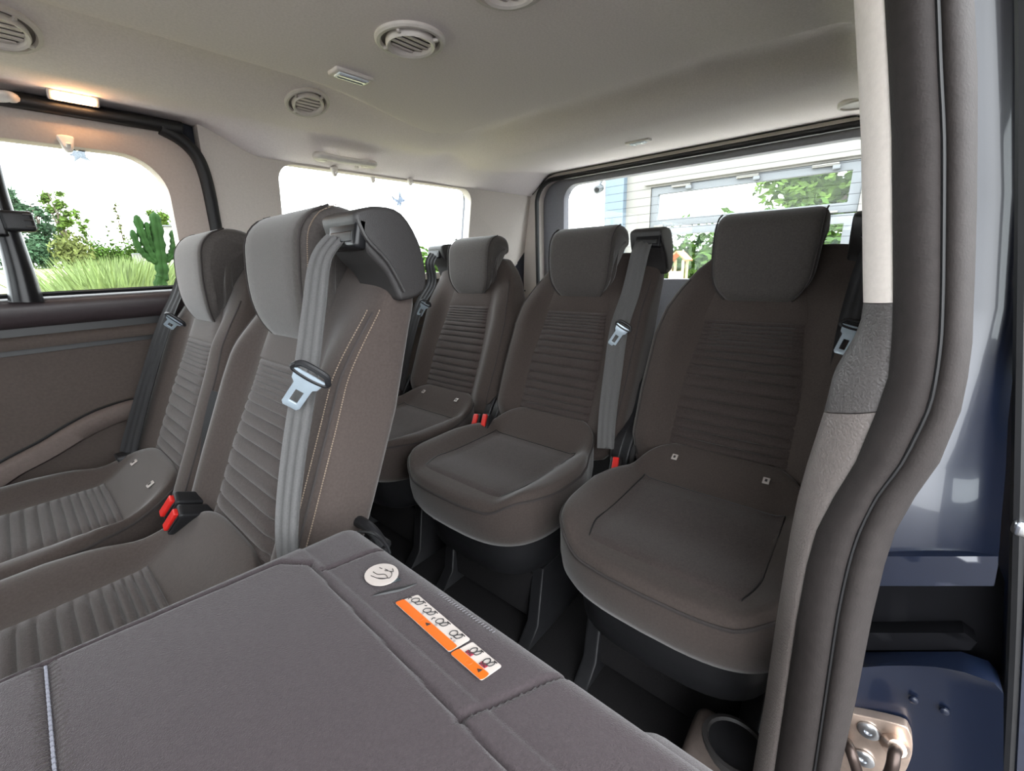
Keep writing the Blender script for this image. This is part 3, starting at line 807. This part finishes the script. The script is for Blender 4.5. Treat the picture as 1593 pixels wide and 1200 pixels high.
sl4 = [fpix(px, py) for px, py in ((580, 928), (600, 922), (625, 915), (648, 905))]
part(mesh_obj('release_slit', *tube(catmull([Vector((p.x, p.y, fold_z(p.x, p.y))) for p in sl4], 5), lambda t: .0006+.002*math.sin(math.pi*t), 8), RUBD))
c0 = fpix(594, 896)
foil = plate('foil_patch', [fpix(568, 893), fpix(598, 880), fpix(624, 903), fpix(600, 912)], FOIL, fb, .0016)
rnd = plate('round_label', [Vector((c0.x+.0165*math.cos(a), c0.y+.0185*math.sin(a))) for a in [2*math.pi*k/30 for k in range(30)]], WHITEP, fb, .0022)
rnd['label'] = 'torn round white label with a hand drawing'
RM = lambda s, t: Vector((c0.x+.0165*t, c0.y-.0185*s))
ink('pictograms', [[(-.3, -.55), (.3, -.35), (.55, .0), (.2, .1), (-.1, -.2), (-.5, -.25)], [(.1, -.45), (.65, .1), (.3, .5), (-.1, .3)], [(-.55, .25), (-.35, .3)], [(-.2, .4), (0, .45)], [(.1, .75), (.35, .6), (.2, .5)]], RM, INK, rnd, .0006, .0032)

# ================================================================== BELTS AND BUCKLES
def ribbon(pts, w, nrm, folds=0, thick=.0014, n=8, twist=None):
    P = catmull(pts, n); rings = []; N = len(P); nrm = Vector(nrm).normalized()
    for i in range(N):
        t = (P[min(i+1, N-1)]-P[max(i-1, 0)]).normalized()
        nn = nrm
        if twist: nn = (Vector(nrm).lerp(Vector(twist), i/(N-1))).normalized()
        s = t.cross(nn).normalized(); q = s.cross(t).normalized()
        ww = w(i/(N-1)) if callable(w) else w
        R = []; m = 12
        top = [P[i]+s*(ww*(k/m-.5))+q*(folds*math.cos(2*math.pi*3*k/m)+thick/2) for k in range(m+1)]
        bot = [p-q*thick for p in reversed(top)]
        rings.append(top+bot)
    return loft(rings)
def tongue(parent, P, along, across, m=CHROME, sc=1.0):
    """steel tongue with slot hanging from a black bow"""
    a = Vector(along).normalized(); c = Vector(across); c = (c-a*c.dot(a)).normalized(); n = a.cross(c)
    outer = [(-.5, 0), (.5, 0), (.42, .28), (.30, .36), (.30, 1.0), (.22, 1.08), (-.22, 1.08), (-.30, 1.0), (-.30, .36), (-.42, .28)]
    hole = [(-.13, .52), (.13, .52), (.13, .90), (-.13, .90)]
    W, Ln = .042*sc, .062*sc
    o = panel('tongue_plate', [(p[0]*W, p[1]*Ln) for p in outer], [[(p[0]*W, p[1]*Ln) for p in hole]], lambda x, y, off: Vector(P)+c*x+a*y+n*off, .0028, m, None, .0006, 2)
    par(o, parent)
    bow = [Vector(P)+c*x*sc*.68-a*y*sc for x, y in ((-.031, .004), (-.033, -.004), (0, -.007), (.033, -.004), (.031, .004), (.02, .010), (-.02, .010))]
    b = mesh_obj('tongue_bow', *tube(catmull(bow+[bow[0]], 4), .0042*sc, 8), BLKP); par(b, parent)
def tpx(p1, p2, x1, x2):
    a = at(p1[0], p1[1], 'x', x1); b = at(p2[0], p2[1], 'x', x2)
    d = (b-a); return (a, d, d.cross(a-CAM), TONG, .92)
def belt(label, pts, w, nrm, m, folds=.0012, tng=None, twist=None, anchor=None):
    B = empty('seat_belt', pts[-1], label, 'seat belt', 'seat belts of the passenger seats')
    par(mesh_obj('webbing', *ribbon(pts, w, nrm, folds, twist=twist), m, angle=80), B)
    if tng: tongue(B, *tng)
    return B
TWX2 = X2+.590; TWX3 = X3+.592
# centre seat of the middle row
eb = [(TWX2+.006, YE-.205, 1.005), (TWX2-.022, YE-.207, .975), (.258, .558, .91), (.225, .540, .83), (.188, .532, .73), (.160, .522, .64), (.150, .512, .56)]
belt('grey seat belt with hanging steel tongue on the middle row centre seat', eb, lambda t: .034+.008*math.sin(math.pi*t), (-1, -.35, .35), WEB, .0016,
     tpx((484, 583), (452, 630), .212, .198))
# far seat of the middle row
db = [(TWX2+.056, YD+.208, 1.0), (TWX2+.030, YD+.208, .965), (.305, YD+.195, .908), (.262, 1.435, .84), (.19, 1.435, .69), (.128, 1.435, .55), (.115, 1.435, .515)]
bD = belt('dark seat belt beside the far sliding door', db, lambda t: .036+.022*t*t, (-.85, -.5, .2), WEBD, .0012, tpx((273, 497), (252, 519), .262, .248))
par(rbox('anchor_bracket', (.113, 1.44, .505), (.05, .05, .024), BLKP, bevel=.006), bD)
# rear row
bb = [(TWX3+.006, YB-.205, 1.005), (TWX3-.022, YB-.205, .97), (1.152, .528, .87), (1.092, .530, .775), (1.038, .518, .66), (.985, .503, .55), (.95, .488, .47)]
belt('grey seat belt down the near side of the middle rear seat', bb, lambda t: .046+.006*math.sin(math.pi*t), (-1, -.2, .35), WEB, .0014, tpx((970, 508), (955, 530), 1.080, 1.070))
ab = [(TWX3+.006, YA+.205, 1.005), (TWX3-.022, YA+.205, .97), (1.165, YA+.215, .89), (1.10, 1.432, .80), (1.03, 1.437, .65), (.965, 1.44, .47)]
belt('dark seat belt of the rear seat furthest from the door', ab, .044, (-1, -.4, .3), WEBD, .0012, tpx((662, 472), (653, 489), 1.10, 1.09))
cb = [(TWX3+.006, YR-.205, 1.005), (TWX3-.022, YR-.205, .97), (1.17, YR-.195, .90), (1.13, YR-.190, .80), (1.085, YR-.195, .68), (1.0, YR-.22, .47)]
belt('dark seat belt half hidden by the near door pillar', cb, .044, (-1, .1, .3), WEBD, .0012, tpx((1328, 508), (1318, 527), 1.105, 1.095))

def buckle(label, c, n, along, across, stalk_to):
    """n red-topped buckles side by side; along = direction of the opening"""
    B = empty('seat_belt_buckle', c, label, 'buckle', 'red topped buckles')
    a = Vector(along).normalized(); s = Vector(across); s = (s-a*s.dot(a)).normalized(); u = s.cross(a)
    R = Matrix((a, s, u)).transposed().to_4x4()
    for k in range(n):
        o = Vector(c)+s*(.034*(k-(n-1)/2))
        bd = par(rbox('buckle_body', o-a*.03, (.066, .030, .052), BLKP, bevel=.006, rot=R), B)
        bt = rbox('release_button', o+a*.0045, (.010, .016, .042), RED, bevel=.003, rot=R); bt.parent = bd
        sl_ = rbox('tongue_slot', o+a*.0035+s*.0115, (.003, .003, .036), RUBD, bevel=.001, rot=R); sl_.parent = bd
    st = catmull([Vector(c)-a*.05, Vector(c)-a*.09-Vector((0, 0, .02)), Vector(stalk_to)], 6)
    par(mesh_obj('buckle_stalk', *ribbon(st, .030*n**.5, s.cross(a)+Vector((0, 0, .2)), 0, .006), BLKP), B)
buckle('pair of red buckles between the two far rear seats', at(747, 655, 'x', .905), 2, (-.75, -.15, .75), (.25, -1, .15), (1.02, .95, .33))
buckle('single red buckle beside the middle rear seat', at(957, 725, 'y', .437), 1, (-.6, -.25, .8), (.25, -1, .1), (1.0, .47, .30))
buckle('pair of red buckles between the two upright middle row seats', at(268, 798, 'y', .935), 2, (-.85, -.1, .45), (-.35, -.9, -.3), (.23, 1.0, .36))
st_ = [at(px, py, 'x', .225) for px, py in ((352, 600), (330, 660), (322, 720), (326, 780), (334, 832))]
tag(mesh_obj('buckle_strap', *ribbon([Vector((p.x, .995, CZ+(p.z-CZ)*(.995/p.y))) if False else p for p in [at(px, py, 'y', .995) for px, py in ((338, 610), (326, 660), (320, 720), (324, 780), (330, 830))]], .026, (-1, -.5, .2), 0, .004), WEBD), 'black strap hanging between the two upright middle row seats', 'strap')

# ================================================================== CEILING FITTINGS
def hang(px, py):
    """point on the headliner under a photo pixel"""
    d = MW @ Vector((px-796.5, 600-py, -FPX)); d.normalize()
    t = .3
    while t < 3.0:
        p = CAM+d*t
        if p.z >= headliner_z(p.x, p.y): break
        t += .002
    return p
def vent(label, p, r):
    T = empty('ceiling_vent', (p.x, p.y, p.z), label, 'vent', 'round ceiling vents')
    M = Matrix.Rotation(math.pi, 4, 'X'); e_ = .04
    nv = Vector((-(headliner_z(p.x+e_, p.y)-headliner_z(p.x-e_, p.y))/(2*e_), -(headliner_z(p.x, p.y+e_)-headliner_z(p.x, p.y-e_))/(2*e_), 1)).normalized()
    T.rotation_euler = Vector((0, 0, 1)).rotation_difference(nv).to_euler(); T.location.z -= .002
    def ad(o, q=T): o.parent = q; return o
    flip = lambda VF: ([M @ Vector(v) for v in VF[0]], VF[1])
    ad(mesh_obj('flange', *flip(loft([[Vector((rr*math.cos(2*math.pi*k/44), rr*math.sin(2*math.pi*k/44), h)) for k in range(44)] for rr, h in ((r, -.003), (r*1.0, .003), (r*.95, .006), (r*.86, .006), (r*.82, .001), (r*.82, -.004))], False, False)), VENTP))
    ad(mesh_obj('recess', *flip(disc_ring([(r*.84, -.002), (r*.84, .0005), (r*.6, .0008)], 40)), VENTD))
    ad(mesh_obj('vane_ring', *flip(loft([[Vector((rr*math.cos(2*math.pi*k/44), rr*math.sin(2*math.pi*k/44), h)) for k in range(44)] for rr, h in ((r*.70, .0), (r*.71, .008), (r*.67, .012), (r*.60, .010), (r*.56, .003))], False, False)), VENTP))
    for k in range(5):
        y = lerp(-.44, .44, k/4)*r; l = math.sqrt(max(1e-5, (.57*r)**2-y*y))
        ad(rbox('louvre', (0, y, -.004), (2*l, r*.19, .003), VENTP, bevel=.001, rot=Matrix.Rotation(.28, 4, 'X')))
    for k in range(4):
        a = k*math.pi/2+.5
        ad(rbox('clip', (r*.77*math.cos(a), r*.77*math.sin(a), -.006), (r*.16, r*.10, .006), VENTP, bevel=.002, rot=Matrix.Rotation(a, 4, 'Z')))
vent('large round ceiling vent in the middle of the headliner', hang(638, 60), .062)
vent('round ceiling vent near the grab handle', hang(478, 158), .056)
vent('round ceiling vent cut by the left edge of the photograph', hang(-6, 40), .056)
vent('round ceiling vent cut by the top edge of the photograph', hang(792, -28), .06)
def lamp(label, p, lx, ly, on=False, lens=None, tilt=0):
    T = empty('ceiling_lamp', p, label, 'lamp', None, 0)
    T.rotation_euler = (tilt, 0, 0)
    def ad(o): o.parent = T; return o
    ad(rbox('lamp_housing', (0, 0, -.002), (lx, ly, .010), VENTP, bevel=.004))
    ad(rbox('lamp_lens', (0, 0, -.0065), (lx*.80, ly*.66, .007), LAMPON if on else LAMPC, bevel=.003))
    if not on:
        for k in (-1, 1): ad(rbox('lens_rib', (0, k*ly*.16, -.0105), (lx*.7, ly*.06, .002), CHROME, bevel=.0006))
lamp('small unlit ceiling lamp beside the middle vent', hang(546, 116), .085, .040)
lamp('small unlit lamp above the rear window', hang(993, 219), .032, .085)
pL = hang(107, 160)
lamp('lit warm ceiling lamp above the far sliding door', Vector((pL.x, 1.452, headliner_z(pL.x, 1.452)-.004)), .085, .030, True, tilt=-.6)
# things at the near rear roof corner
pr_ = hang(1338, 158)
sp2 = mesh_obj('ceiling_speaker', *loft([[Vector((.05*sc*math.cos(2*math.pi*k/36), .05*sc*math.sin(2*math.pi*k/36), h)) for k in range(36)] for sc, h in ((1, .003), (1, -.006), (.93, -.010), (.85, -.010), (.8, -.006), (.4, -.005))]), VENTP)
sp2.location = pr_; tag(sp2, 'pale round fitting on the headliner beside the door pillar', 'speaker')
# grab handle
def handle(label, foot_a, foot_b, bar_a, bar_b):
    dn = lambda p, d: p+Vector((0, 0, -d))
    fa, fb_, ba, bb_ = hang(*foot_a), hang(*foot_b), hang(*bar_a), hang(*bar_b)
    H = empty('grab_handle', fa.lerp(fb_, .5), label, 'handle')
    d = (bb_-ba).normalized()
    path = catmull([dn(fa, .002), dn(fa.lerp(ba, .5), .020)-d*.004, dn(ba, .028)+d*.004, dn(ba.lerp(bb_, .33), .030), dn(ba.lerp(bb_, .67), .030), dn(bb_, .028)-d*.004, dn(fb_.lerp(bb_, .5), .020)+d*.004, dn(fb_, .002)], 6)
    rings = []
    for i, p in enumerate(path):
        t = (path[min(i+1, len(path)-1)]-path[max(i-1, 0)]).normalized(); q_ = Vector((0, 0, -1)); q_ = (q_-t*q_.dot(t)).normalized(); w_ = t.cross(q_)
        rings.append([p+w_*.0150*math.cos(x)+q_*.0105*math.sin(x) for x in [2*math.pi*k/12 for k in range(12)]])
    par(mesh_obj('grip', *loft(rings), VENTP), H)
    for p in (fa, fb_): par(rbox('mount', dn(p, .006), (.030, .026, .018), VENTP, bevel=.005), H)
    par(rbox('handle_hook', dn(fa.lerp(fb_, .72), .020)+Vector((0, -.012, 0)), (.012, .010, .008), VENTP, bevel=.003), H)
handle('pale grab handle above the far rear side window', (499, 243), (569, 254), (492, 226), (579, 241))
handle('pale grab handle cut by the left edge of the photograph', (-62, 136), (3, 142), (-70, 118), (8, 126))
def hook(label, px, py, s=1.0):
    p = at(px, py, 'y', 1.49)
    prof = smooth_loop([(-.013, .016), (.013, .016), (.012, .002), (.007, -.014), (.0, -.018), (-.007, -.014), (-.012, .002)], 3)
    V, F = ploft([(a*s, b*s) for a, b in prof], -.009*s, .009*s, .004*s)
    o = mesh_obj('coat_hook', [Vector((v.x, v.y, v.z)) for v in V], F, VENTP); o.location = p
    tag(o, label, 'hook', 'coat hooks along the window tops')
    q = mesh_obj('hook_peg', *tube([(0, -.009*s, -.006*s), (0, -.018*s, -.008*s), (0, -.022*s, -.002*s)], .0045*s, 8), VENTP); q.parent = o
hook('coat hook nearest the far sliding door on the rear side window', 520, 267, .85)
hook('flat middle clip on top of the rear side window', 580, 280, .6)
hook('coat hook rearmost on top of the rear side window', 638, 283, .75)
hook('coat hook on the window of the far sliding door', 104, 224, 1.0)
# seam of the D pillar cover
tr = mesh_obj('trim_6', *tube([(1.954, -.02+1.50*k/30, headliner_z(1.954, -.02+1.50*k/30)-.001) for k in range(31)], .0028, 6), RUBD)
struct(tr, 'thin dark joint between headliner and tailgate frame', 'trim')

# ================================================================== OUTSIDE
GRASS = mat('lawn', (123, 120, 88), .95, var=.25, scale=3, spec=.1)
PAVE = mat('asphalt_yard', (108, 104, 102), .9, var=.15, scale=4)
BOUNCE = mat('pale_bounce_ground', (226, 221, 214), .9, var=.06, scale=4)
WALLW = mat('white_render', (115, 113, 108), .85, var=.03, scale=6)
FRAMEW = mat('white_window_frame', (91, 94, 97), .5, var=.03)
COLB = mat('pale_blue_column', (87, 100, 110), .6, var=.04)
def leafm(n, c): return mat(n, c, .8, var=.45, scale=1.6, spec=.05)
LF1 = leafm('dark_conifer_leaf', (57, 79, 57)); LF2 = leafm('fresh_green_leaf', (76, 97, 41)); LF3 = leafm('hedge_leaf', (64, 88, 37)); LF4 = leafm('yellow_green_leaf', (85, 92, 51))
BARK = mat('tree_bark', (96, 84, 72), .9, var=.25, scale=20)
def ground_z(x, y):
    return -.5+2.45*ss(-8, 64, y-3)*(1-.55*ss(5, 45, x))-.02
gd = mesh_obj('grass_field', *grid(60, 60, lambda u, v: Vector((lerp(-25, 75, u), lerp(2.6, 90, v), ground_z(lerp(-25, 75, u), lerp(2.6, 90, v))))), GRASS)
struct(gd, 'pale green mown field sloping up beyond the far windows', 'ground')
gp = rbox('yard', (-8, -19.6, -.55), (66, 40, .1), PAVE, bevel=0); struct(gp, 'grey asphalt yard the van stands on', 'ground')
ga = rbox('apron', (5, 2.8, -.53), (40, 4.8, .1), BOUNCE, bevel=0); struct(ga, 'added pale light-bouncing apron beside and behind the van', 'ground')  # pale slab out of view, added to bounce light up to the headliner
def leaves(pts, size, m, name, seed=1, droop=0):
    rnd_ = random.Random(seed); V = []; F = []
    for p in pts:
        s = size*rnd_.uniform(.6, 1.4)
        a = Vector((rnd_.gauss(0, 1), rnd_.gauss(0, 1), rnd_.gauss(0, .6)-droop)).normalized(); b = a.cross(Vector((rnd_.gauss(0, 1), rnd_.gauss(0, 1), rnd_.gauss(0, 1)))).normalized()
        o = len(V); V += [p-a*s, p+b*s*.45, p+a*s, p-b*s*.45]; F.append((o, o+1, o+2, o+3))
    return mesh_obj(name, V, F, m, smooth=False)
def blob_points(c, r, n, seed):
    rnd_ = random.Random(seed); out = []
    while len(out) < n:
        d = Vector((rnd_.gauss(0, 1), rnd_.gauss(0, 1), rnd_.gauss(0, 1))).normalized()
        q = min(1.35, abs(rnd_.gauss(0, .62)))
        out.append(Vector(c)+Vector((d.x*r[0]*q, d.y*r[1]*q, d.z*r[2]*q)))
    return out
def tree(label, base, h, r, m, seed, n=1500, lobes=6, trunk=.12, crown0=.25, leaf=.16, group='trees beyond the field', narrow=1.0):
    T = empty('tree', base, label, 'tree', group); rnd_ = random.Random(seed); pts = []; br = []
    B = Vector(base)
    br.append(tube([B, B+Vector((.05*h, 0, h*.4)), B+Vector((0, 0, h*.9))], lambda t: trunk*(1-.8*t), 7))
    for k in range(lobes):
        a = rnd_.random()*6.28; q = rnd_.uniform(.15, .75); zz = lerp(crown0, .92, (k+.5)/lobes)*h
        c = B+Vector((math.cos(a)*r*q, math.sin(a)*r*q, zz)); rr = r*rnd_.uniform(.26, .48)*narrow
        br.append(tube([B+Vector((0, 0, zz*.6)), c], lambda t: trunk*.4*(1-.7*t), 5))
        pts += blob_points(c, (rr, rr, rr*.8), n//lobes, seed*31+k)
    par(leaves(pts, leaf, m, 'foliage', seed), T); par(mesh_obj('trunk', *merge(*br), BARK), T)
def gpt(px, py, y): p = at(px, py, 'y', y); return Vector((p.x, p.y, ground_z(p.x, p.y)-.1))
def top_h(px, py, y): p = at(px, py, 'y', y); return p.z-ground_z(p.x, y)
DY = 58
def ftree(label, px, top, r, m, seed, n, lobes, trunk, crown0, leaf=.17, y=DY):
    tree(label, gpt(px, 412, y), top_h(px, top, y), r, m, seed, n, lobes, trunk, crown0, leaf)
ftree('tall blue green conifer at the left of the field', 30, 285, 1.75, LF1, 3, 9000, 26, .2, .05)
ftree('dark broad tree at the left end of the tree line', 78, 304, 1.5, LF1, 4, 7000, 22, .2, .08, y=60)
ftree('fresh green tree standing above the weeping bush', 110, 288, 1.2, LF2, 5, 6000, 20, .14, .15, y=62)
ftree('slim young tree right of the fresh green one', 146, 318, .9, LF2, 6, 900, 12, .08, .35, .14)
ftree('thin bare stemmed sapling in the middle of the window view', 183, 342, .35, LF2, 8, 160, 6, .05, .35, .12)
ftree('tall thin sapling beside the cactus', 203, 308, .6, LF4, 9, 420, 12, .06, .35, .12)
ftree('bright tree behind the white shed', 266, 322, 1.5, LF2, 10, 5000, 18, .2, .3, y=62)
def bush(label, c, r, m, seed, n=1600, leaf=.12, group='bushes at the field edge', droop=0):
    T = empty('bush', (c[0], c[1], c[2]), label, 'bush', group)
    par(leaves(blob_points((c[0], c[1], c[2]+r[2]*.7), r, n, seed), leaf, m, 'foliage', seed, droop), T)
    par(mesh_obj('stem', *merge(*[tube([(c[0], c[1], c[2]-.05), (c[0]+dx*r[0], c[1], c[2]+r[2]*.9)], .03, 5) for dx in (-.4, 0, .4)]), BARK), T)
bush('weeping olive green bush below the fresh green tree', gpt(119, 412, 52), (1.05, .7, 1.5), LF4, 12, 4200, .2, droop=1.2)
for k, (px, lab) in enumerate(((30, 'dark bush under the conifer'), (158, 'low hedge bush left of the saplings'), (184, 'low hedge bush below the thin sapling'), (210, 'low hedge bush below the tall sapling'), (238, 'low hedge bush behind the cactus'), (70, 'dark bush under the broad tree'))):
    p = gpt(px, 412, 56); bush(lab, p, (.95, .6, 1.25+.2*(k % 2)), LF1 if k in (0, 5) else LF3, 20+k, 2200, .16)
for k, (px, y, lab) in enumerate(((655, 26, 'green bush left of the far rear headrest in the side window'), (690, 27, 'green bush beside the belt tower in the side window'), (610, 27, 'green bush hidden partly by the centre seat'))):
    p = gpt(px, 412, y); bush(lab, p, (2.6, 1.5, 1.0), LF3, 40+k, 2600, .22)
# tall grass by the window
rg = random.Random(5); V = []; F = []
for _ in range(5200):
    y = rg.uniform(6.0, 8.0); x = rg.gauss(.86, .30)*y/7; zb = ground_z(x, y)-.05; h = rg.uniform(1.2, 1.62)*math.exp(-((x*7/y-.86)/1.0)**2)
    if h < .2: continue
    lx_, ly_ = rg.gauss(.0, .22)*h+.12*h, rg.gauss(0, .15)*h; w = .013
    o = len(V); V += [Vector((x-w, y, zb)), Vector((x+w, y, zb)), Vector((x+lx_*.55+w*.8, y+ly_*.5, zb+h*.75)), Vector((x+lx_*.55-w*.8, y+ly_*.5, zb+h*.75)), Vector((x+lx_, y+ly_, zb+h))]
    F += [(o, o+1, o+2, o+3), (o+3, o+2, o+4)]
tg_ = mesh_obj('tall_grass', V, F, mat('tall_grass_blades', (97, 113, 62), .8, var=.4, scale=5), smooth=False)
tag(tg_, 'tall feathery grass growing below the cactus window', 'grass', kind='stuff')
# cactus
CAC = mat('cactus_skin', (30, 52, 22), .85, var=.3, scale=14, spec=.08)
ck = at(255, 420, 'y', 3.6); cz0 = ground_z(ck.x, 3.6)
CT = empty('cactus', (ck.x, 3.6, cz0), 'branching green column cactus standing outside the sliding door window', 'cactus')
def cpx(px, py): return at(px, py, 'y', 3.6)
def column(name, path, r, n=30):
    P = catmull(path, 8); rings = []
    for i, p in enumerate(P):
        t = i/(len(P)-1); d = (P[min(i+1, len(P)-1)]-P[max(i-1, 0)]).normalized(); u = Vector((0, 1, 0)); u = (u-d*u.dot(d)).normalized(); s = d.cross(u)
        rr = r*(1-.85*max(0, (t-.9)/.1)**2)*(.86+.14*math.sin(i*1.9))
        rings.append([p+(u*math.cos(a)+s*math.sin(a))*rr*(.74+.26*abs(math.cos(2.5*a))) for a in [2*math.pi*k/n for k in range(n)]])
    return par(mesh_obj(name, *loft(rings), CAC, angle=60), CT)
column('stem', [Vector((ck.x, 3.6, cz0+.30)), cpx(256, 470), cpx(253, 425), cpx(247, 380), cpx(240, 330)], .041)
column('branch', [cpx(252, 412), cpx(236, 396), cpx(223, 370), cpx(212, 334)], .028)
column('branch', [cpx(249, 410), cpx(232, 402), cpx(216, 385), cpx(205, 357)], .022)
column('branch', [cpx(250, 400), cpx(238, 385), cpx(231, 365), cpx(228, 345)], .020)
column('branch', [cpx(252, 408), cpx(266, 398), cpx(271, 380), cpx(269, 358)], .025)
V, F = loft([[Vector((ck.x+r*math.cos(2*math.pi*k/28), 3.6+r*math.sin(2*math.pi*k/28), cz0+h)) for k in range(28)] for r, h in ((.15, 0), (.16, .01), (.21, .34), (.225, .35), (.225, .40), (.20, .40), (.19, .33))])
par(mesh_obj('pot', V, F, mat('terracotta', (150, 92, 66), .8, var=.1)), CT)
# white shed beyond the field
SY = 40
sh = at(256, 352, 'y', SY)
SH = empty('shed', (sh.x+1.2, SY, ground_z(sh.x, SY)), 'white shed with grey roof edge behind the cactus', 'shed')
par(rbox('wall_block', (sh.x+1.5, SY+1, (sh.z+ground_z(sh.x, SY))/2-.1), (3.0, 2.0, sh.z-ground_z(sh.x, SY)+.2), WALLW, bevel=.02), SH)
par(rbox('roof_edge', (sh.x+1.5, SY+1, sh.z+.03), (3.2, 2.2, .08), FRAMEW, bevel=.02), SH)
q1, q2 = at(206, 395, 'y', 34), at(246, 417, 'y', 34)
LD = empty('trailer', (q1.x, 34, ground_z(q1.x, 34)), 'low white slatted trailer in front of the shed', 'trailer')
for k in range(9):
    x = lerp(q1.x, q2.x, k/8); par(rbox('slat', (x, 34, (q1.z+q2.z)/2), (abs(q2.x-q1.x)/8*.86, .03, q1.z-q2.z), WALLW, bevel=.005), LD)
par(rbox('top_rail', ((q1.x+q2.x)/2, 33.9, q1.z), (abs(q2.x-q1.x)+.1, .05, .05), FRAMEW, bevel=.005), LD)
par(rbox('chassis', ((q1.x+q2.x)/2, 34.4, q2.z-.06), (abs(q2.x-q1.x), .6, .1), BLUED, bevel=.01), LD)
for s in (q1.x+.15, q2.x-.15):
    w = mesh_obj('wheel', *tube([(s, 34.1, q2.z-.12), (s, 34.3, q2.z-.12)], .14, 18), BLUED); par(w, LD)

# --- white building behind the tailgate
BX = 6.0
def bx_(px, py): p = at(px, py, 'x', BX); return (p.y, p.z)
yl = bx_(975, 300)[0]; 
U0, U1 = bx_(1013, 289)[0], bx_(1338, 285)[0]-.02
ztop = .5*(bx_(1013, 289)[1]+bx_(1338, 270)[1]); zsplit = 1.33
BD = empty('building', (BX, 0, -.5), 'white rendered building behind the rear window', 'building')
WIN_U = (U1, U0, 1.36, 1.86); WIN_L = (U1, U0, -.1, 1.30)
par(panel('wall', [(-6, -.5), (yl, -.5), (yl, 4.2), (-6, 4.2)], [rrect(U1, U0, -.1, 1.86, .01, 2)], lambda a, b, o: Vector((BX+o, a, b)), .2, WALLW), BD)
def frame(name, y0, y1, z0, z1, w, x, d=.07):
    f = par(panel(name, [(y0, z0), (y1, z0), (y1, z1), (y0, z1)], [[(y0+w, z0+w), (y1-w, z0+w), (y1-w, z1-w), (y0+w, z1-w)]], lambda a, b, o: Vector((x+o, a, b)), d, FRAMEW, None, .008), BD)
    g = panel('pane', [(y0+w*.8, z0+w*.8), (y1-w*.8, z0+w*.8), (y1-w*.8, z1-w*.8), (y0+w*.8, z1-w*.8)], [], lambda a, b, o: Vector((x+d*.5+o, a, b)), .006, GLASS); g.parent = f
    return f
fu = frame('tilt_window', U1+.0, U0, 1.345, 1.86, .10, BX+.02)
for t in (.18, .52, .85):
    y = lerp(U0, U1, t); k = rbox('hinge', (BX-.01, y, 1.835), (.05, .24, .03), WALLW, bevel=.008); k.parent = fu
    k = rbox('hinge_block', (BX-.02, y-.1, 1.80), (.05, .07, .04), FRAMEW, bevel=.008); k.parent = fu
fl_ = frame('fixed_window', U1, U0, -.1, 1.335, .10, BX+.02)
for t in (.06, .9):
    y = lerp(U0, U1, t); k = rbox('latch', (BX+.0, y, 1.36), (.04, .12, .022), WALLW, bevel=.006); k.parent = fl_
par(rbox('lintel_strip', (BX-.02, (U0+U1)/2, 1.895), (.06, abs(U0-U1)+.15, .025), WALLW, bevel=.006), BD)
y0c, y1c = bx_(946, 300)[0], bx_(975, 300)[0]
cl_ = par(rbox('corner_column', (BX+.05, (y0c+y1c)/2, 1.75), (.30, abs(y0c-y1c), 4.5), COLB, bevel=.01), BD)
par(rbox('canopy_beam', (BX+.1, y0c+.9, bx_(930, 276)[1]+.06), (.2, 2.2, .12), FRAMEW, bevel=.01), BD)
cc = at(930, 294, 'x', BX-.1)
CV = empty('security_camera', cc, 'small white security camera under the canopy beam', 'camera')
par(mesh_obj('camera_body', *tube([cc+Vector((.08, .0, .02)), cc+Vector((-.06, -.02, -.02))], .055, 16), FRAMEW), CV)
par(mesh_obj('camera_lens', *tube([cc+Vector((-.055, -.02, -.02)), cc+Vector((-.075, -.022, -.023))], .032, 14), BLKG), CV)
par(mesh_obj('camera_bracket', *tube(catmull([cc+Vector((.02, 0, .03)), cc+Vector((.05, -.05, .12)), cc+Vector((.1, -.14, .17))], 5), .02, 8), FRAMEW), CV)
# hedge, tree and playhouse behind the building windows
for k in range(7):
    x = 15+(k % 2)*.6; y = -1.0+k*1.25
    bush(['hedge bush far right beyond the building window', 'second hedge bush behind the nearest rear headrest', 'hedge bush behind the nearest rear headrest', 'hedge bush seen over the nearest rear seat shoulder', 'hedge bush above the little playhouse', 'hedge bush left of the little playhouse', 'hedge bush behind the blue column'][k], (x, y, -.5), (.9, 1.15, 1.35), LF3, 60+k, 2600, .14, 'hedge behind the building')
bt_ = at(1275, 305, 'x', 22)
tree('large leafy tree seen through the tilted upper building window', (22, bt_.y, -.5), 5.0, 2.4, LF2, 71, 9000, 22, .3, .3, .2, 'trees behind the building')
ph = at(1057, 404, 'x', 12.0)
PH = empty('playhouse', (12, ph.y, -.5), 'small wooden playhouse with orange roof beyond the building', 'playhouse')
WOOD = mat('playhouse_wood', (206, 176, 140), .8, var=.15, scale=12); ROOF = mat('orange_roof', (206, 130, 84), .8, var=.12, scale=12)
for sy in (-.16, .16):
    for sx in (-.16, .16): par(rbox('post', (12+sx, ph.y+sy, -.5+(ph.z+.5)/2), (.06, .06, ph.z+.5), WOOD, bevel=.008), PH)
par(rbox('platform', (12, ph.y, .25), (.5, .5, .06), WOOD, bevel=.01), PH)
par(rbox('side_board', (11.82, ph.y, .45), (.04, .40, .22), WOOD, bevel=.01), PH)
for s in (-1, 1): par(rbox('roof_panel', (12, ph.y+s*.13, ph.z+.09), (.56, .36, .035), ROOF, bevel=.008, rot=Matrix.Rotation(-s*.75, 4, 'X')), PH)
lawn2 = rbox('back_lawn', (25, 0, -.49), (32, 44, .06), GRASS, bevel=0); struct(lawn2, 'lawn behind the white building', 'ground')
